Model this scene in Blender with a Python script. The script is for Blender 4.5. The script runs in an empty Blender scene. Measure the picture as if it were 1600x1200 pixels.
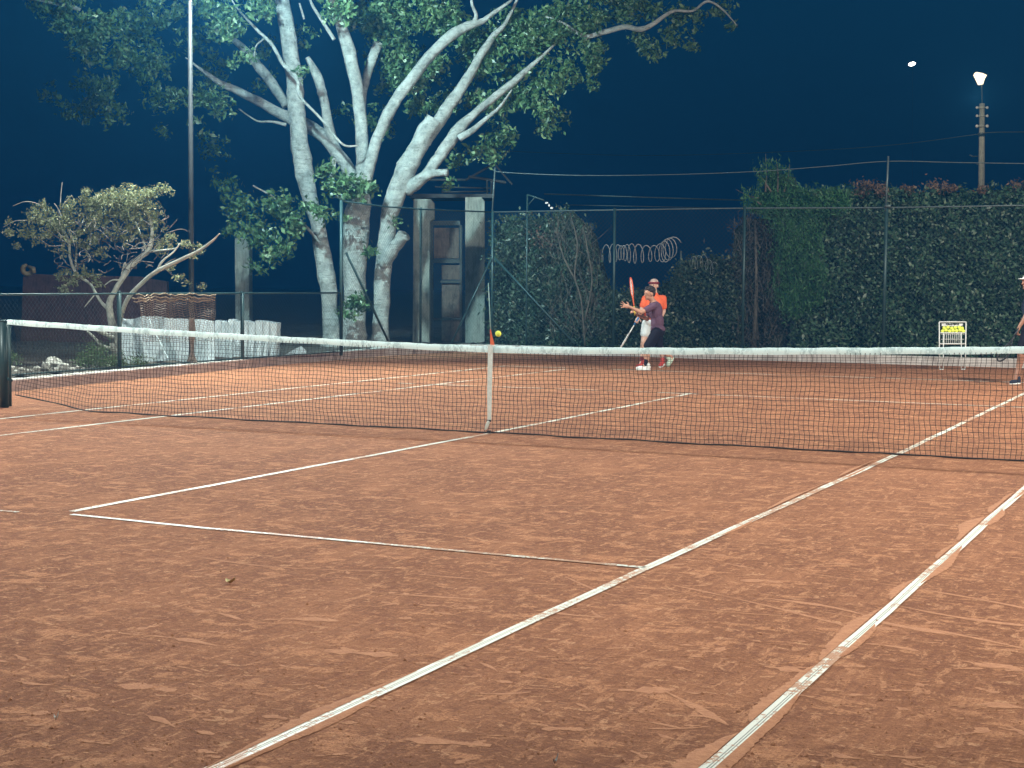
import bpy, math, random
import numpy as np
from mathutils import Vector, Matrix
random.seed(7); rng = np.random.default_rng(7)
R = math.radians
scene = bpy.context.scene
col = scene.collection

# ------------------------------------------------------------------ camera
CAM = np.array([7.002931, -14.378663, 1.548706])
YAW, PIT, ROL, FOC = -0.43967546, -0.06468636, 0.00769926, 2435.409
def _basis():
    cy, sy, cp, sp, cr, sr = math.cos(YAW), math.sin(YAW), math.cos(PIT), math.sin(PIT), math.cos(ROL), math.sin(ROL)
    f = np.array([sy*cp, cy*cp, sp]); rt = np.array([cy, -sy, 0.]); up = np.cross(rt, f)
    return f, rt*cr+up*sr, up*cr-rt*sr
FW, RT, UP = _basis()
cam_d = bpy.data.cameras.new('camera'); cam = bpy.data.objects.new('camera', cam_d); col.objects.link(cam)
m = Matrix(((RT[0], UP[0], -FW[0], CAM[0]), (RT[1], UP[1], -FW[1], CAM[1]), (RT[2], UP[2], -FW[2], CAM[2]), (0, 0, 0, 1)))
cam.matrix_world = m
cam_d.sensor_width = 36; cam_d.lens = FOC/1600*36; cam_d.clip_end = 2000; cam_d.clip_start = 0.05
scene.camera = cam
scene.view_settings.view_transform = 'Standard'; scene.view_settings.look = 'None'
scene.view_settings.exposure = 0; scene.view_settings.gamma = 1

# ------------------------------------------------------------------ night sky
w = bpy.data.worlds.new('World'); scene.world = w; w.use_nodes = True
nt = w.node_tree; nt.nodes.clear()
wo = nt.nodes.new('ShaderNodeOutputWorld'); bg = nt.nodes.new('ShaderNodeBackground')
tc = nt.nodes.new('ShaderNodeTexCoord'); sx = nt.nodes.new('ShaderNodeSeparateXYZ'); cr_ = nt.nodes.new('ShaderNodeValToRGB')
nt.links.new(tc.outputs['Generated'], sx.inputs[0]); nt.links.new(sx.outputs['Z'], cr_.inputs[0])
nt.links.new(cr_.outputs[0], bg.inputs[0]); nt.links.new(bg.outputs[0], wo.inputs[0])
e = cr_.color_ramp.elements
e[0].position = 0.0; e[0].color = (0.0006, 0.0062, 0.0145, 1)
e[1].position = 0.5; e[1].color = (0.0006, 0.034, 0.080, 1)
q = e.new(0.06); q.color = (0.0006, 0.0085, 0.021, 1)
q = e.new(0.20); q.color = (0.0006, 0.0165, 0.044, 1)
bg.inputs[1].default_value = 1.0

# ------------------------------------------------------------------ projection helpers: picture measurements turned into places
def ray(px, py): return FW + RT*(px-800)/FOC + UP*(600-py)/FOC
def G(px, py, z=0.): d = ray(px, py); return CAM + d*(z-CAM[2])/d[2]
def VY(px, py, Y): d = ray(px, py); return CAM + d*(Y-CAM[1])/d[1]
def VX(px, py, X): d = ray(px, py); return CAM + d*(X-CAM[0])/d[0]
def T(px, py, D): return CAM + ray(px, py)*D
def ppm(D): return FOC/D

# ------------------------------------------------------------------ floodlights (lamps of the court; all but one pole stand outside the frame)
FLOODS = [  # position, target, watts, colour, cone, size
    ((-9.05, 7.4, 7.6), (-3.0, 1.5, 0), 7600, (0.90, 1.0, 0.93), 150, .5),
    ((-9.2, 8.0, 7.6), (-13.0, 14.3, 5.6), 10500, (0.64, .98, 1.0), 116, .4),
    ((-9.6, -7.5, 8.5), (0, 0, 0), 6400, (1.0, .98, .90), 150, .5),
    ((9.8, 7.5, 8.5), (1.0, 6.0, 0), 8200, (1.0, .92, .78), 145, .5),
    ((9.9, -6.5, 8.5), (0, 2.0, 0), 4300, (1.0, .97, .88), 140, .5),
]
def add_flood(name, pos, tgt, watts, colr, cone, size):
    ld = bpy.data.lights.new(name, 'SPOT'); ld.energy = watts; ld.color = colr
    ld.spot_size = R(cone); ld.spot_blend = .6; ld.shadow_soft_size = size*.5
    o = bpy.data.objects.new(name, ld); col.objects.link(o); o.location = pos
    o.rotation_euler = (Vector(tgt)-Vector(pos)).to_track_quat('-Z', 'Y').to_euler()
    return o
for i, a in enumerate(FLOODS): add_flood('floodlight_beam', *a)

# ------------------------------------------------------------------ materials
def node(nt, t, **kw):
    n = nt.nodes.new(t)
    for k, v in kw.items(): setattr(n, k, v)
    return n
def base_mat(name, rough=.6, metal=0., spec=.5):
    mt = bpy.data.materials.new(name); mt.use_nodes = True
    b = mt.node_tree.nodes['Principled BSDF']
    b.inputs['Roughness'].default_value = rough; b.inputs['Metallic'].default_value = metal
    b.inputs['Specular IOR Level'].default_value = spec
    return mt, mt.node_tree, b
def ramp(nt, fac, stops):
    r = node(nt, 'ShaderNodeValToRGB'); el = r.color_ramp.elements
    el[0].position, el[0].color = stops[0][0], (*stops[0][1], 1)
    el[1].position, el[1].color = stops[-1][0], (*stops[-1][1], 1)
    for p, c in stops[1:-1]:
        x = el.new(p); x.color = (*c, 1)
    nt.links.new(fac, r.inputs[0]); return r.outputs[0]
def noise(nt, scale, detail=4, rough=.6, vec=None, mapscale=None, rot=None, dist=0.):
    n = node(nt, 'ShaderNodeTexNoise'); n.inputs['Scale'].default_value = scale
    n.inputs['Detail'].default_value = detail; n.inputs['Roughness'].default_value = rough
    n.inputs['Distortion'].default_value = dist
    c = node(nt, 'ShaderNodeTexCoord'); src = c.outputs['Object']
    if mapscale is not None:
        mp = node(nt, 'ShaderNodeMapping'); mp.inputs['Scale'].default_value = mapscale
        if rot is not None: mp.inputs['Rotation'].default_value = rot
        nt.links.new(src, mp.inputs[0]); src = mp.outputs[0]
    nt.links.new(src, n.inputs['Vector']); return n.outputs['Fac']
def mixc(nt, fac, a, b, mode='MIX'):
    mx = node(nt, 'ShaderNodeMix', data_type='RGBA', blend_type=mode)
    for s, v in ((0, fac), (6, a), (7, b)):
        if hasattr(v, 'links'): nt.links.new(v, mx.inputs[s])
        else: mx.inputs[s].default_value = (*v, 1) if isinstance(v, tuple) else v
    return mx.outputs[2]
def bumpy(nt, b, h, strength=.5, dist=.01):
    bp = node(nt, 'ShaderNodeBump'); bp.inputs['Strength'].default_value = strength; bp.inputs['Distance'].default_value = dist
    nt.links.new(h, bp.inputs['Height']); nt.links.new(bp.outputs[0], b.inputs['Normal'])
def simple(name, c, c2=None, scale=8, rough=.6, metal=0., bump=0., spec=.5, dist=.01, lo=.35, hi=.65):
    mt, nt, b = base_mat(name, rough, metal, spec)
    c2 = c2 or tuple(x*.7 for x in c)
    n = noise(nt, scale); nt.links.new(ramp(nt, n, [(lo, c), (hi, c2)]), b.inputs['Base Color'])
    if bump: bumpy(nt, b, noise(nt, scale*3), bump, dist)
    return mt
def leafmat(name, c1, c2, c3=None, rough=.4, transl=.25):
    mt, nt, b = base_mat(name, rough)
    g = node(nt, 'ShaderNodeNewGeometry')
    st = [(0, c1), (1, c2)] if c3 is None else [(0, c1), (.88, c2), (.93, c3), (1, c3)]
    c = ramp(nt, g.outputs['Random Per Island'], st)
    nt.links.new(c, b.inputs['Base Color'])
    tr = node(nt, 'ShaderNodeBsdfTranslucent'); nt.links.new(c, tr.inputs[0])
    mx = node(nt, 'ShaderNodeMixShader'); mx.inputs[0].default_value = transl
    out = nt.nodes['Material Output']
    nt.links.new(b.outputs[0], mx.inputs[1]); nt.links.new(tr.outputs[0], mx.inputs[2]); nt.links.new(mx.outputs[0], out.inputs[0])
    return mt

def math_(nt, op, a, b=None):
    n = node(nt, 'ShaderNodeMath', operation=op)
    for i, v in enumerate((a, b)):
        if v is None: continue
        if hasattr(v, 'links'): nt.links.new(v, n.inputs[i])
        else: n.inputs[i].default_value = v
    return n.outputs[0]
def clay_mat():
    mt, nt, b = base_mat('clay', .92, 0, .25)
    K = lambda f, lo, hi, k=1.: math_(nt, 'MULTIPLY', ramp(nt, f, [(lo, (0, 0, 0)), (hi, (1, 1, 1))]), k)
    large = noise(nt, .30, 4, .6)
    c = ramp(nt, large, [(.32, (.235, .095, .048)), (.5, (.285, .117, .057)), (.68, (.36, .150, .072))])
    g1 = noise(nt, 75, 5, .8); g2 = noise(nt, 24, 6, .78); g3 = noise(nt, 7.5, 6, .72, dist=.5)
    c = mixc(nt, K(g3, .50, .60, .50), c, (.215, .082, .047))
    s1 = noise(nt, 3.4, 8, .72, mapscale=(1.0, 1.7, 1), rot=(0, 0, .35), dist=.3)
    s2 = noise(nt, 1.3, 8, .74, mapscale=(1.6, .9, 1), rot=(0, 0, -.2), dist=.4)
    s3 = noise(nt, 11.0, 5, .62, mapscale=(1.0, 1.6, 1), rot=(0, 0, .5), dist=.8)
    s4 = noise(nt, 6.5, 6, .68, mapscale=(2.2, .8, 1), rot=(0, 0, .9), dist=.5)
    c = mixc(nt, K(s2, .50, .58, .50), c, (.48, .210, .104))
    c = mixc(nt, K(s1, .55, .585, .85), c, (.60, .280, .140))
    c = mixc(nt, K(s4, .57, .60, .80), c, (.60, .29, .150))
    c = mixc(nt, K(g2, .53, .57, .75), c, (.50, .225, .112))
    c = mixc(nt, K(s3, .61, .64, .9), c, (.62, .32, .17))
    c = mixc(nt, K(g1, .51, .57, .55), c, (.16, .060, .036))
    d1 = noise(nt, 4.0, 5, .7, mapscale=(8.0, .45, 1), rot=(0, 0, .06), dist=.15)
    c = mixc(nt, K(d1, .50, .62, .38), c, (.20, .076, .045))
    nt.links.new(c, b.inputs['Base Color'])
    h = math_(nt, 'ADD', math_(nt, 'MULTIPLY', g1, .30), math_(nt, 'ADD', math_(nt, 'MULTIPLY', g2, .7), math_(nt, 'MULTIPLY', s1, 1.2)))
    h = math_(nt, 'ADD', h, math_(nt, 'MULTIPLY', g3, .9))
    bumpy(nt, b, h, .9, .026)
    return mt
def line_mat():
    mt, nt, b = base_mat('line_tape', .55)
    # clay blown over the tape in patches
    n1 = noise(nt, 1.3, 3, .6); n2 = noise(nt, 26, 5, .75)
    s = math_(nt, 'ADD', math_(nt, 'MULTIPLY', n1, .55), math_(nt, 'MULTIPLY', n2, .45))
    msk = ramp(nt, s, [(.515, (0, 0, 0)), (.55, (1, 1, 1))])
    at = node(nt, 'ShaderNodeAttribute', attribute_name='groove')
    c = mixc(nt, math_(nt, 'MULTIPLY', at.outputs['Fac'], .75), (.76, .79, .70), (.10, .13, .13))
    c = mixc(nt, math_(nt, 'MULTIPLY', msk, .93), c, (.44, .22, .12))
    nt.links.new(c, b.inputs['Base Color']); bumpy(nt, b, s, .3, .004)
    return mt
def bark_mat():
    mt, nt, b = base_mat('pale_bark', .75)
    n1 = noise(nt, 4.5, 7, .75); n2 = noise(nt, 3, 6, .75, mapscale=(1, 1, 8)); n3 = noise(nt, 11, 6, .8)
    c = ramp(nt, n1, [(.30, (.12, .13, .12)), (.46, (.27, .29, .27)), (.62, (.40, .425, .40))])
    c = mixc(nt, math_(nt, 'MULTIPLY', ramp(nt, n2, [(.36, (1, 1, 1)), (.44, (0, 0, 0))]), .75), c, (.15, .16, .14))
    c = mixc(nt, math_(nt, 'MULTIPLY', ramp(nt, n3, [(.35, (1, 1, 1)), (.42, (0, 0, 0))]), .8), c, (.10, .10, .08))
    nt.links.new(c, b.inputs['Base Color'])
    bumpy(nt, b, math_(nt, 'ADD', math_(nt, 'ADD', n1, n2), math_(nt, 'MULTIPLY', n3, .7)), .9, .055)
    return mt
def tape_mat():
    mt, nt, b = base_mat('headband_canvas', .7)
    n = noise(nt, 5, 3, .6, mapscale=(1.0, 1, .2)); n2 = noise(nt, 38, 2, .6, mapscale=(1, 1, .5), rot=(0, .5, 0))
    c = mixc(nt, math_(nt, 'MULTIPLY', math_(nt, 'MULTIPLY', ramp(nt, n, [(.46, (0, 0, 0)), (.54, (1, 1, 1))]), ramp(nt, n2, [(.44, (0, 0, 0)), (.54, (1, 1, 1))])), .55), (.74, .95, .93), (.30, .46, .47))
    nt.links.new(c, b.inputs['Base Color']); return mt
def concrete(name, c, c2, sc=4):
    mt, nt, b = base_mat(name, .9, 0, .2)
    n1 = noise(nt, sc, 6, .7); n2 = noise(nt, sc*1.5, 5, .7, mapscale=(3, 3, .35))
    cc = ramp(nt, n1, [(.3, c2), (.65, c)])
    cc = mixc(nt, math_(nt, 'MULTIPLY', ramp(nt, n2, [(.5, (0, 0, 0)), (.65, (1, 1, 1))]), .6), cc, tuple(x*.45 for x in c2))
    nt.links.new(cc, b.inputs['Base Color']); bumpy(nt, b, n1, .6, .02); return mt
def emit(name, c, s):
    mt = bpy.data.materials.new(name); mt.use_nodes = True; nt = mt.node_tree; nt.nodes.clear()
    o = node(nt, 'ShaderNodeOutputMaterial'); em = node(nt, 'ShaderNodeEmission'); em.inputs[0].default_value = (*c, 1); em.inputs[1].default_value = s
    nt.links.new(em.outputs[0], o.inputs[0]); return mt
M = dict(
    clay=clay_mat(), line=line_mat(), bark=bark_mat(), tape=tape_mat(),
    spill=simple('loose_clay', (.48, .222, .110), (.37, .160, .080), 22, .95, bump=.8),
    soil=simple('soil', (.05, .045, .035), (.09, .08, .06), 3, .95, bump=.8, dist=.05),
    rubble=simple('rubble_soil', (.20, .19, .16), (.05, .055, .04), 14, .95, bump=1, dist=.03),
    kerb=concrete('kerb_concrete', (.42, .33, .29), (.27, .19, .16), 3), kerbtop=concrete('kerb_top_concrete', (.56, .58, .54), (.40, .37, .32), 6),  # left kerb's top is paler and greyer than its faces
    cord=simple('black_cord', (.016, .013, .012), (.03, .022, .018), 40, .8),
    post=simple('green_painted_steel', (.020, .050, .052), (.03, .065, .065), 12, .45, .2),
    galv=simple('galvanised_steel', (.13, .17, .17), (.09, .12, .12), 20, .5, .5),
    wire=simple('fence_wire', (.10, .14, .14), (.07, .10, .10), 20, .55, .4),
    strap=simple('strap_canvas', (.74, .82, .77), (.6, .66, .6), 30, .7), buckle=simple('buckle_dark', (.03, .03, .03), None, 20, .4),
    orange=simple('orange_plastic', (.75, .16, .06), (.62, .12, .05), 20, .45), rod=simple('pale_teal_rod', (.35, .62, .60), (.3, .5, .5), 20, .3),
    ball=simple('tennis_felt', (.86, .98, .14), (.78, .90, .12), 60, .9, bump=.3, dist=.002),
    brownnet=simple('brown_net_cord', (.27, .22, .175), (.15, .12, .095), 20, .9), tancord=simple('tan_cord', (.33, .27, .18), (.2, .15, .10), 20, .9),
    slab=concrete('pale_slab', (.68, .82, .85), (.46, .58, .62), 9), rock=concrete('rock', (.50, .50, .45), (.22, .23, .20), 9),
    pillar=concrete('pillar_concrete', (.31, .34, .30), (.18, .20, .18), 3), brick=concrete('dim_brick', (.115, .06, .055), (.06, .035, .035), 5),
    frame=simple('dark_frame', (.035, .045, .045), None, 12, .6), panel=concrete('weathered_brown_panel', (.20, .15, .125), (.08, .065, .06), 5),
    rooft=simple('roof_timber', (.05, .055, .055), None, 10, .8),
    leaf=leafmat('ficus_leaf', (.030, .078, .034), (.120, .215, .090), (.19, .28, .13), .42),
    leafy=leafmat('yellow_green_leaf', (.13, .16, .075), (.26, .29, .155), (.36, .36, .24), .8),
    hedge=leafmat('hedge_leaf', (.018, .062, .036), (.090, .175, .100), (.19, .25, .175), .45),
    fir=leafmat('conifer_leaf', (.022, .100, .034), (.080, .220, .075), None, .5),
    dry=leafmat('dry_leaf', (.09, .062, .042), (.22, .14, .09), None, .7),
    shrub=leafmat('shrub_leaf', (.018, .050, .030), (.085, .135, .082), (.18, .20, .14), .42), weed=leafmat('weed_leaf', (.03, .07, .025), (.10, .15, .05), None, .5),
    twig=simple('grey_twig', (.14, .125, .10), (.07, .065, .055), 8, .9), twigp=simple('pale_twig', (.40, .43, .37), (.24, .26, .22), 6, .85, bump=.5),
    razor=simple('razor_wire', (.42, .48, .48), (.3, .34, .34), 20, .5, 0.),
    polec=concrete('pole_concrete', (.46, .45, .36), (.32, .31, .26), 5), insul=simple('insulator_porcelain', (.75, .72, .64), None, 20, .25),
    lamp=emit('lamp_glow', (1, .84, .55), 2.2), lamp2=emit('far_lamp_glow', (1, .96, .88), 6),
    skin=simple('skin', (.50, .27, .18), (.44, .23, .155), 6, .55), skin2=simple('pale_skin', (.66, .44, .35), (.58, .37, .28), 6, .55), skin3=simple('brown_skin', (.34, .17, .11), (.29, .15, .09), 6, .5),
    shirt=simple('plum_shirt', (.115, .060, .100), (.095, .048, .084), 9, .85, bump=.5, dist=.01), shorts=simple('black_shorts', (.009, .008, .014), (.014, .012, .02), 9, .9, spec=.2),
    oshirt=simple('orange_shirt', (.86, .16, .055), (.80, .13, .045), 9, .8, bump=.5, dist=.01), wshorts=simple('white_shorts', (.70, .80, .82), (.6, .7, .72), 9, .85, bump=.4),
    navy=simple('navy_cloth', (.008, .014, .032), (.014, .022, .045), 9, .85, bump=.4), hair=simple('black_hair', (.012, .010, .010), (.03, .022, .02), 50, .6),
    white=simple('white_plastic', (.80, .84, .82), (.7, .74, .72), 20, .5), red=simple('red_leather', (.55, .06, .045), (.4, .04, .03), 20, .5), dred=simple('dark_red_cloth', (.22, .025, .035), None, 20, .7),
    mint=simple('mint_shoe', (.60, .76, .62), (.5, .66, .52), 30, .5), black=simple('black_rubber', (.015, .015, .017), None, 20, .5), blue=simple('blue_grip', (.05, .22, .50), None, 20, .5),
    yell=simple('yellow_grip', (.75, .62, .10), None, 20, .5), eye=simple('dark_eye', (.02, .015, .012), None, 30, .3), deadleaf=simple('fallen_leaf', (.62, .55, .28), (.45, .36, .18), 20, .7),
    paper=simple('plastic_scrap', (.75, .76, .72), None, 20, .6), tan=simple('tan_clay_pot', (.30, .22, .11), (.2, .15, .08), 8, .8),
    hull=simple('lamp_housing', (.022, .032, .036), None, 10, .6, 0.), bark2=simple('dark_bark', (.12, .12, .10), (.07, .07, .06), 9, .9, bump=.6),
)

# ------------------------------------------------------------------ scene graph helpers
LOC = {}
def tag(o, label=None, cat=None, group=None, kind=None):
    if label: o['label'] = label
    if cat: o['category'] = cat
    if group: o['group'] = group
    if kind: o['kind'] = kind
    return o
def thing(name, label, cat, loc, group=None):
    o = bpy.data.objects.new(name, None); col.objects.link(o); o.location = tuple(float(v) for v in loc); o.empty_display_size = .1
    LOC[o.name] = np.array(loc, float); return tag(o, label, cat, group)
class MB:
    def __init__(s): s.v = []; s.f = []; s.n = 0; s.mi = []; s.m = 0
    def add(s, v, f):
        v = np.asarray(v, float).reshape(-1, 3); s.v.append(v); s.f += [tuple(int(i)+s.n for i in t) for t in f]; s.mi += [s.m]*len(f); s.n += len(v)
    def box(s, c, size, ax=None):
        c = np.array(c, float); h = np.array(size, float)/2
        A = np.eye(3) if ax is None else np.array(ax, float)
        v = [c + A[0]*h[0]*i + A[1]*h[1]*j + A[2]*h[2]*k for i in (-1, 1) for j in (-1, 1) for k in (-1, 1)]
        s.add(v, [(0, 1, 3, 2), (4, 6, 7, 5), (0, 4, 5, 1), (2, 3, 7, 6), (0, 2, 6, 4), (1, 5, 7, 3)])
    def tube(s, pts, rad, n=8, cap=True, smooth=0, wob=0., flat=None, lump=0.):
        P = np.array(pts, float); r = np.ones(len(P))*rad if np.isscalar(rad) else np.array(rad, float)
        if smooth: P, r = crom(P, r, smooth)
        if wob: r = r*(1+wob*rng.normal(size=len(r)))
        d = np.gradient(P, axis=0); d /= np.linalg.norm(d, axis=1)[:, None]+1e-12
        a = np.array([0, 0, 1.]) if abs(d[0][2]) < .9 else np.array([1., 0, 0])
        V = []; 
        for i in range(len(P)):
            a = a - d[i]*(a@d[i]); a /= np.linalg.norm(a)+1e-12; b = np.cross(d[i], a)
            for k in range(n):
                t = 2*math.pi*k/n; lu = 1+lump*(.6*math.sin(2*t+i*.31)+.5*math.sin(3*t-i*.47+1)+.5*math.sin(i*.9+t))
                V.append(P[i]+r[i]*lu*(a*math.cos(t)+b*math.sin(t)*(flat or 1)))
        F = [(i*n+k, i*n+(k+1) % n, (i+1)*n+(k+1) % n, (i+1)*n+k) for i in range(len(P)-1) for k in range(n)]
        if cap: F += [tuple(range(n-1, -1, -1)), tuple((len(P)-1)*n+k for k in range(n))]
        s.add(V, F)
    def caps(s, p0, r0, p1, r1, n=12):   # rounded tapered limb segment
        p0 = np.array(p0, float); p1 = np.array(p1, float); d = p1-p0; L = np.linalg.norm(d)+1e-9; d = d/L
        P = []; Rr = []
        for t in np.linspace(-math.pi/2, 0, 6): P.append(p0+d*r0*math.sin(t)); Rr.append(max(r0*math.cos(t), r0*.04))
        for t in np.linspace(0, math.pi/2, 6): P.append(p1+d*r1*math.sin(t)); Rr.append(max(r1*math.cos(t), r1*.04))
        s.tube_fixed(P, Rr, d, n)
    def tube_fixed(s, P, Rr, d, n):
        a = np.array([0, 0, 1.]) if abs(d[2]) < .9 else np.array([1., 0, 0]); a = a-d*(a@d); a /= np.linalg.norm(a); b = np.cross(d, a)
        V = [P[i]+Rr[i]*(a*math.cos(2*math.pi*k/n)+b*math.sin(2*math.pi*k/n)) for i in range(len(P)) for k in range(n)]
        F = [(i*n+k, i*n+(k+1) % n, (i+1)*n+(k+1) % n, (i+1)*n+k) for i in range(len(P)-1) for k in range(n)]
        F += [tuple(range(n-1, -1, -1)), tuple((len(P)-1)*n+k for k in range(n))]
        s.add(V, F)
    def ell(s, c, ax, n=14, m_=9, jit=0.):     # ellipsoid, ax = three axis vectors
        ax = np.array(ax, float); V = []; F = []
        for i in range(m_+1):
            th = math.pi*i/m_
            for k in range(n):
                ph = 2*math.pi*k/n; u = np.array([math.sin(th)*math.cos(ph), math.sin(th)*math.sin(ph), math.cos(th)])
                V.append(np.array(c)+(u@ax)*(1+(jit*rng.normal() if 0 < i < m_ else 0)))
        F = [(i*n+k, (i+1)*n+k, (i+1)*n+(k+1) % n, i*n+(k+1) % n) for i in range(m_) for k in range(n)]
        s.add(V, F)
    def prism(s, pts2, D, thick, dirv=None):   # outline at its depth with a real thickness
        P = [T(x, y, D) for x, y in pts2]; dv = np.array([FW[0], FW[1], 0.]) if dirv is None else np.array(dirv, float)
        n = len(P); Q = [p+dv*thick for p in P]
        s.add(P+Q, [tuple(range(n-1, -1, -1)), tuple(range(n, 2*n))]+[(i, (i+1) % n, n+(i+1) % n, n+i) for i in range(n)])
    def build(s, name, mats, parent=None, smooth=True, label=None):
        V = np.concatenate(s.v); 
        org = np.zeros(3)
        if parent is not None: org = LOC[parent.name]
        me = bpy.data.meshes.new(name); me.from_pydata((V-org).tolist(), [], s.f)
        mats = mats if isinstance(mats, (list, tuple)) else [mats]
        for x in mats: me.materials.append(x)
        if len(mats) > 1: me.polygons.foreach_set('material_index', s.mi)
        if smooth: me.polygons.foreach_set('use_smooth', [True]*len(me.polygons))
        me.update(); o = bpy.data.objects.new(name, me); col.objects.link(o); LOC[o.name] = org
        if parent is not None: o.parent = parent
        if label: o['label'] = label
        return o
def crom(P, r, k):
    n = len(P); Pn = []; rn = []
    X = np.vstack([2*P[0]-P[1], P, 2*P[-1]-P[-2]]); rr = np.concatenate([[r[0]], r, [r[-1]]])
    for i in range(1, n):
        p0, p1, p2, p3 = X[i-1], X[i], X[i+1], X[i+2]
        for j in range(k):
            t = j/k
            Pn.append(.5*((2*p1)+(-p0+p2)*t+(2*p0-5*p1+4*p2-p3)*t*t+(-p0+3*p1-3*p2+p3)*t**3)); rn.append(rr[i]*(1-t)+rr[i+1]*t)
    Pn.append(P[-1]); rn.append(r[-1]); return np.array(Pn), np.array(rn)
def leaves(name, C, size, mat_, parent, aspect=.45, droop=.3, sj=.35):
    """many small folded leaves in one mesh"""
    C = np.asarray(C, float); N = len(C); org = LOC[parent.name] if parent is not None else np.zeros(3)
    d = rng.normal(size=(N, 3)); d[:, 2] -= droop; d /= np.linalg.norm(d, axis=1)[:, None]
    a = rng.normal(size=(N, 3)); a -= d*(a*d).sum(1)[:, None]; a /= np.linalg.norm(a, axis=1)[:, None]
    nn = np.cross(d, a); L = size*(1+sj*rng.normal(size=(N, 1))).clip(.4, 2)
    v = np.stack([C-d*L*.5, C+a*L*aspect*.5-nn*L*.06, C+d*L*.5, C-a*L*aspect*.5-nn*L*.06], 1)-org
    me = bpy.data.meshes.new(name); me.vertices.add(N*4); me.vertices.foreach_set('co', v.reshape(-1))
    me.loops.add(N*4); me.loops.foreach_set('vertex_index', np.arange(N*4, dtype=np.int32))
    me.polygons.add(N); me.polygons.foreach_set('loop_start', np.arange(N, dtype=np.int32)*4); me.polygons.foreach_set('loop_total', np.full(N, 4, dtype=np.int32))
    me.materials.append(mat_); me.update(calc_edges=True); me.validate()
    o = bpy.data.objects.new(name, me); col.objects.link(o); LOC[o.name] = org
    if parent is not None: o.parent = parent
    return o
def sheet(name, pts, z, mat_, label=None):
    b = MB(); b.add([(x, y, z) for x, y in pts], [tuple(range(len(pts)))]); o = b.build(name, mat_, None, False); tag(o, kind='structure'); return o

# ------------------------------------------------------------------ ground, court, lines
sheet('ground', [(-240, -200), (240, -200), (240, 260), (-240, 260)], -.012, M['soil'])
KL = [(-8.05, -22.), (-8.42, 2.67), (-8.73, 5.64), (-9.18, 9.96), (-9.36, 14.1), (-9.0, 16.75)]   # inner foot of the left kerb
sheet('clay_court', KL[::-1]+[(12., -22.), (12., 16.75)][::1], 0., M['clay'])
def line(name, pts, w=.058, n=1):
    P = np.array([(p[0], p[1]) for p in pts], float); me_b = MB(); gr = []
    for a, b in zip(P[:-1], P[1:]):
        d = b-a; L = np.linalg.norm(d); d /= L; nrm = np.array([-d[1], d[0]]); k = max(2, int(L/.25))
        offs = [(-.5, 0), (-.14, 0), (-.12, 1), (-.06, 1), (-.04, 0), (.04, 0), (.06, 1), (.12, 1), (.14, 0), (.5, 0)]
        V = []
        for i in range(k+1):
            c = a+d*L*i/k; jw = 1+.05*math.sin(i*2.3)
            for o_, g in offs:
                q_ = c+nrm*o_*w*jw+nrm*.003*math.sin(i*.7+len(name)); V.append((q_[0], q_[1], .005-(.0015 if g else 0))); gr.append(g)
        m_ = len(offs)
        me_b.add(V, [(i*m_+j, i*m_+j+1, (i+1)*m_+j+1, (i+1)*m_+j) for i in range(k) for j in range(m_-1)])
    o = me_b.build(name, M['line'], None, False); at = o.data.attributes.new('groove', 'FLOAT', 'POINT'); at.data.foreach_set('value', gr)
    tag(o, kind='structure'); return o
line('singles_sideline', [(4.09, -12.0), (4.087, -6.437), (4.141, .134), (4.113, 11.9)])
line('doubles_sideline', [(5.49, -12.0), (5.508, -1.972), (5.50, 11.9)])
line('singles_sideline', [(-4.13, -11.885), G(0, 681)[:2], G(262, 650.5)[:2], G(885, 577)[:2]])
line('doubles_sideline', [(-5.47, -11.885), G(0, 655)[:2], G(790, 572)[:2]])
line('centre_service_line', [G(112, 800)[:2], G(766, 677.5)[:2]])
line('centre_service_line', [(0., .15), G(1080, 615)[:2]])
line('service_line', [(-4.1, -6.55), (-2.2, -6.52)], .045)
line('service_line', [(-1.2, -6.5), G(28, 801)[:2]], .035)
line('service_line', [G(112, 804.5)[:2], G(300, 824)[:2], G(1008, 888)[:2]], .045)
line('service_line', [(-4.72, 6.45), G(1000, 612.5)[:2], (4.456, 6.5)], .05)
line('baseline', [(-5.482, 11.87), (3.148, 11.96), (5.5, 11.98)], .05)
line('baseline', [(-5.5, -11.9), (5.5, -11.9)], .05)
# low ridges of swept clay lying along the near lines
def spill(x, side, segs):
    for y0, y1, wmax in segs:
        n = max(12, int((y1-y0)*34)); V = []; F = []
        for i in range(n+1):
            t = i/n; y = y0+(y1-y0)*t; wd = wmax*(max(0, math.sin(math.pi*t))**.6)*(.72+.2*math.sin(y*3.1)+.14*math.sin(y*7.7+1)+.07*math.sin(i*2.9)+.10*rng.normal()*(rng.random()<.35))+.003
            xx = x+side*.024
            V += [(xx, y, .0065), (xx+side*wd*.5, y, .0070), (xx+side*wd, y, .0022)]
        for i in range(n):
            for j in range(2): F.append((i*3+j, i*3+j+1, (i+1)*3+j+1, (i+1)*3+j))
        b = MB(); b.add(V, F); tag(b.build('swept_clay', M['spill'], None, True), kind='structure')
spill(5.49, -1, [(-9.9, -9.25, .085), (-9.1, -8.2, .09), (-8.1, -6.9, .075), (-6.7, -6.1, .07), (-5.4, -4.9, .06), (-4.7, -3.6, .13), (-3.4, -2.2, .07)])
spill(5.49, 1, [(-9.9, -8.6, .05), (-8.0, -7.3, .04), (-6.2, -4.9, .05), (-4.0, -3.2, .06), (-2.6, -.8, .05)])
spill(4.09, -1, [(-10.4, -9.0, .06), (-8.8, -8.4, .05), (-4.0, -2.3, .06), (-1.9, -.6, .05)])
spill(4.09, 1, [(-10.4, -9.4, .04), (-5.2, -4.3, .03), (-2.0, -.9, .03)])

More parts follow.
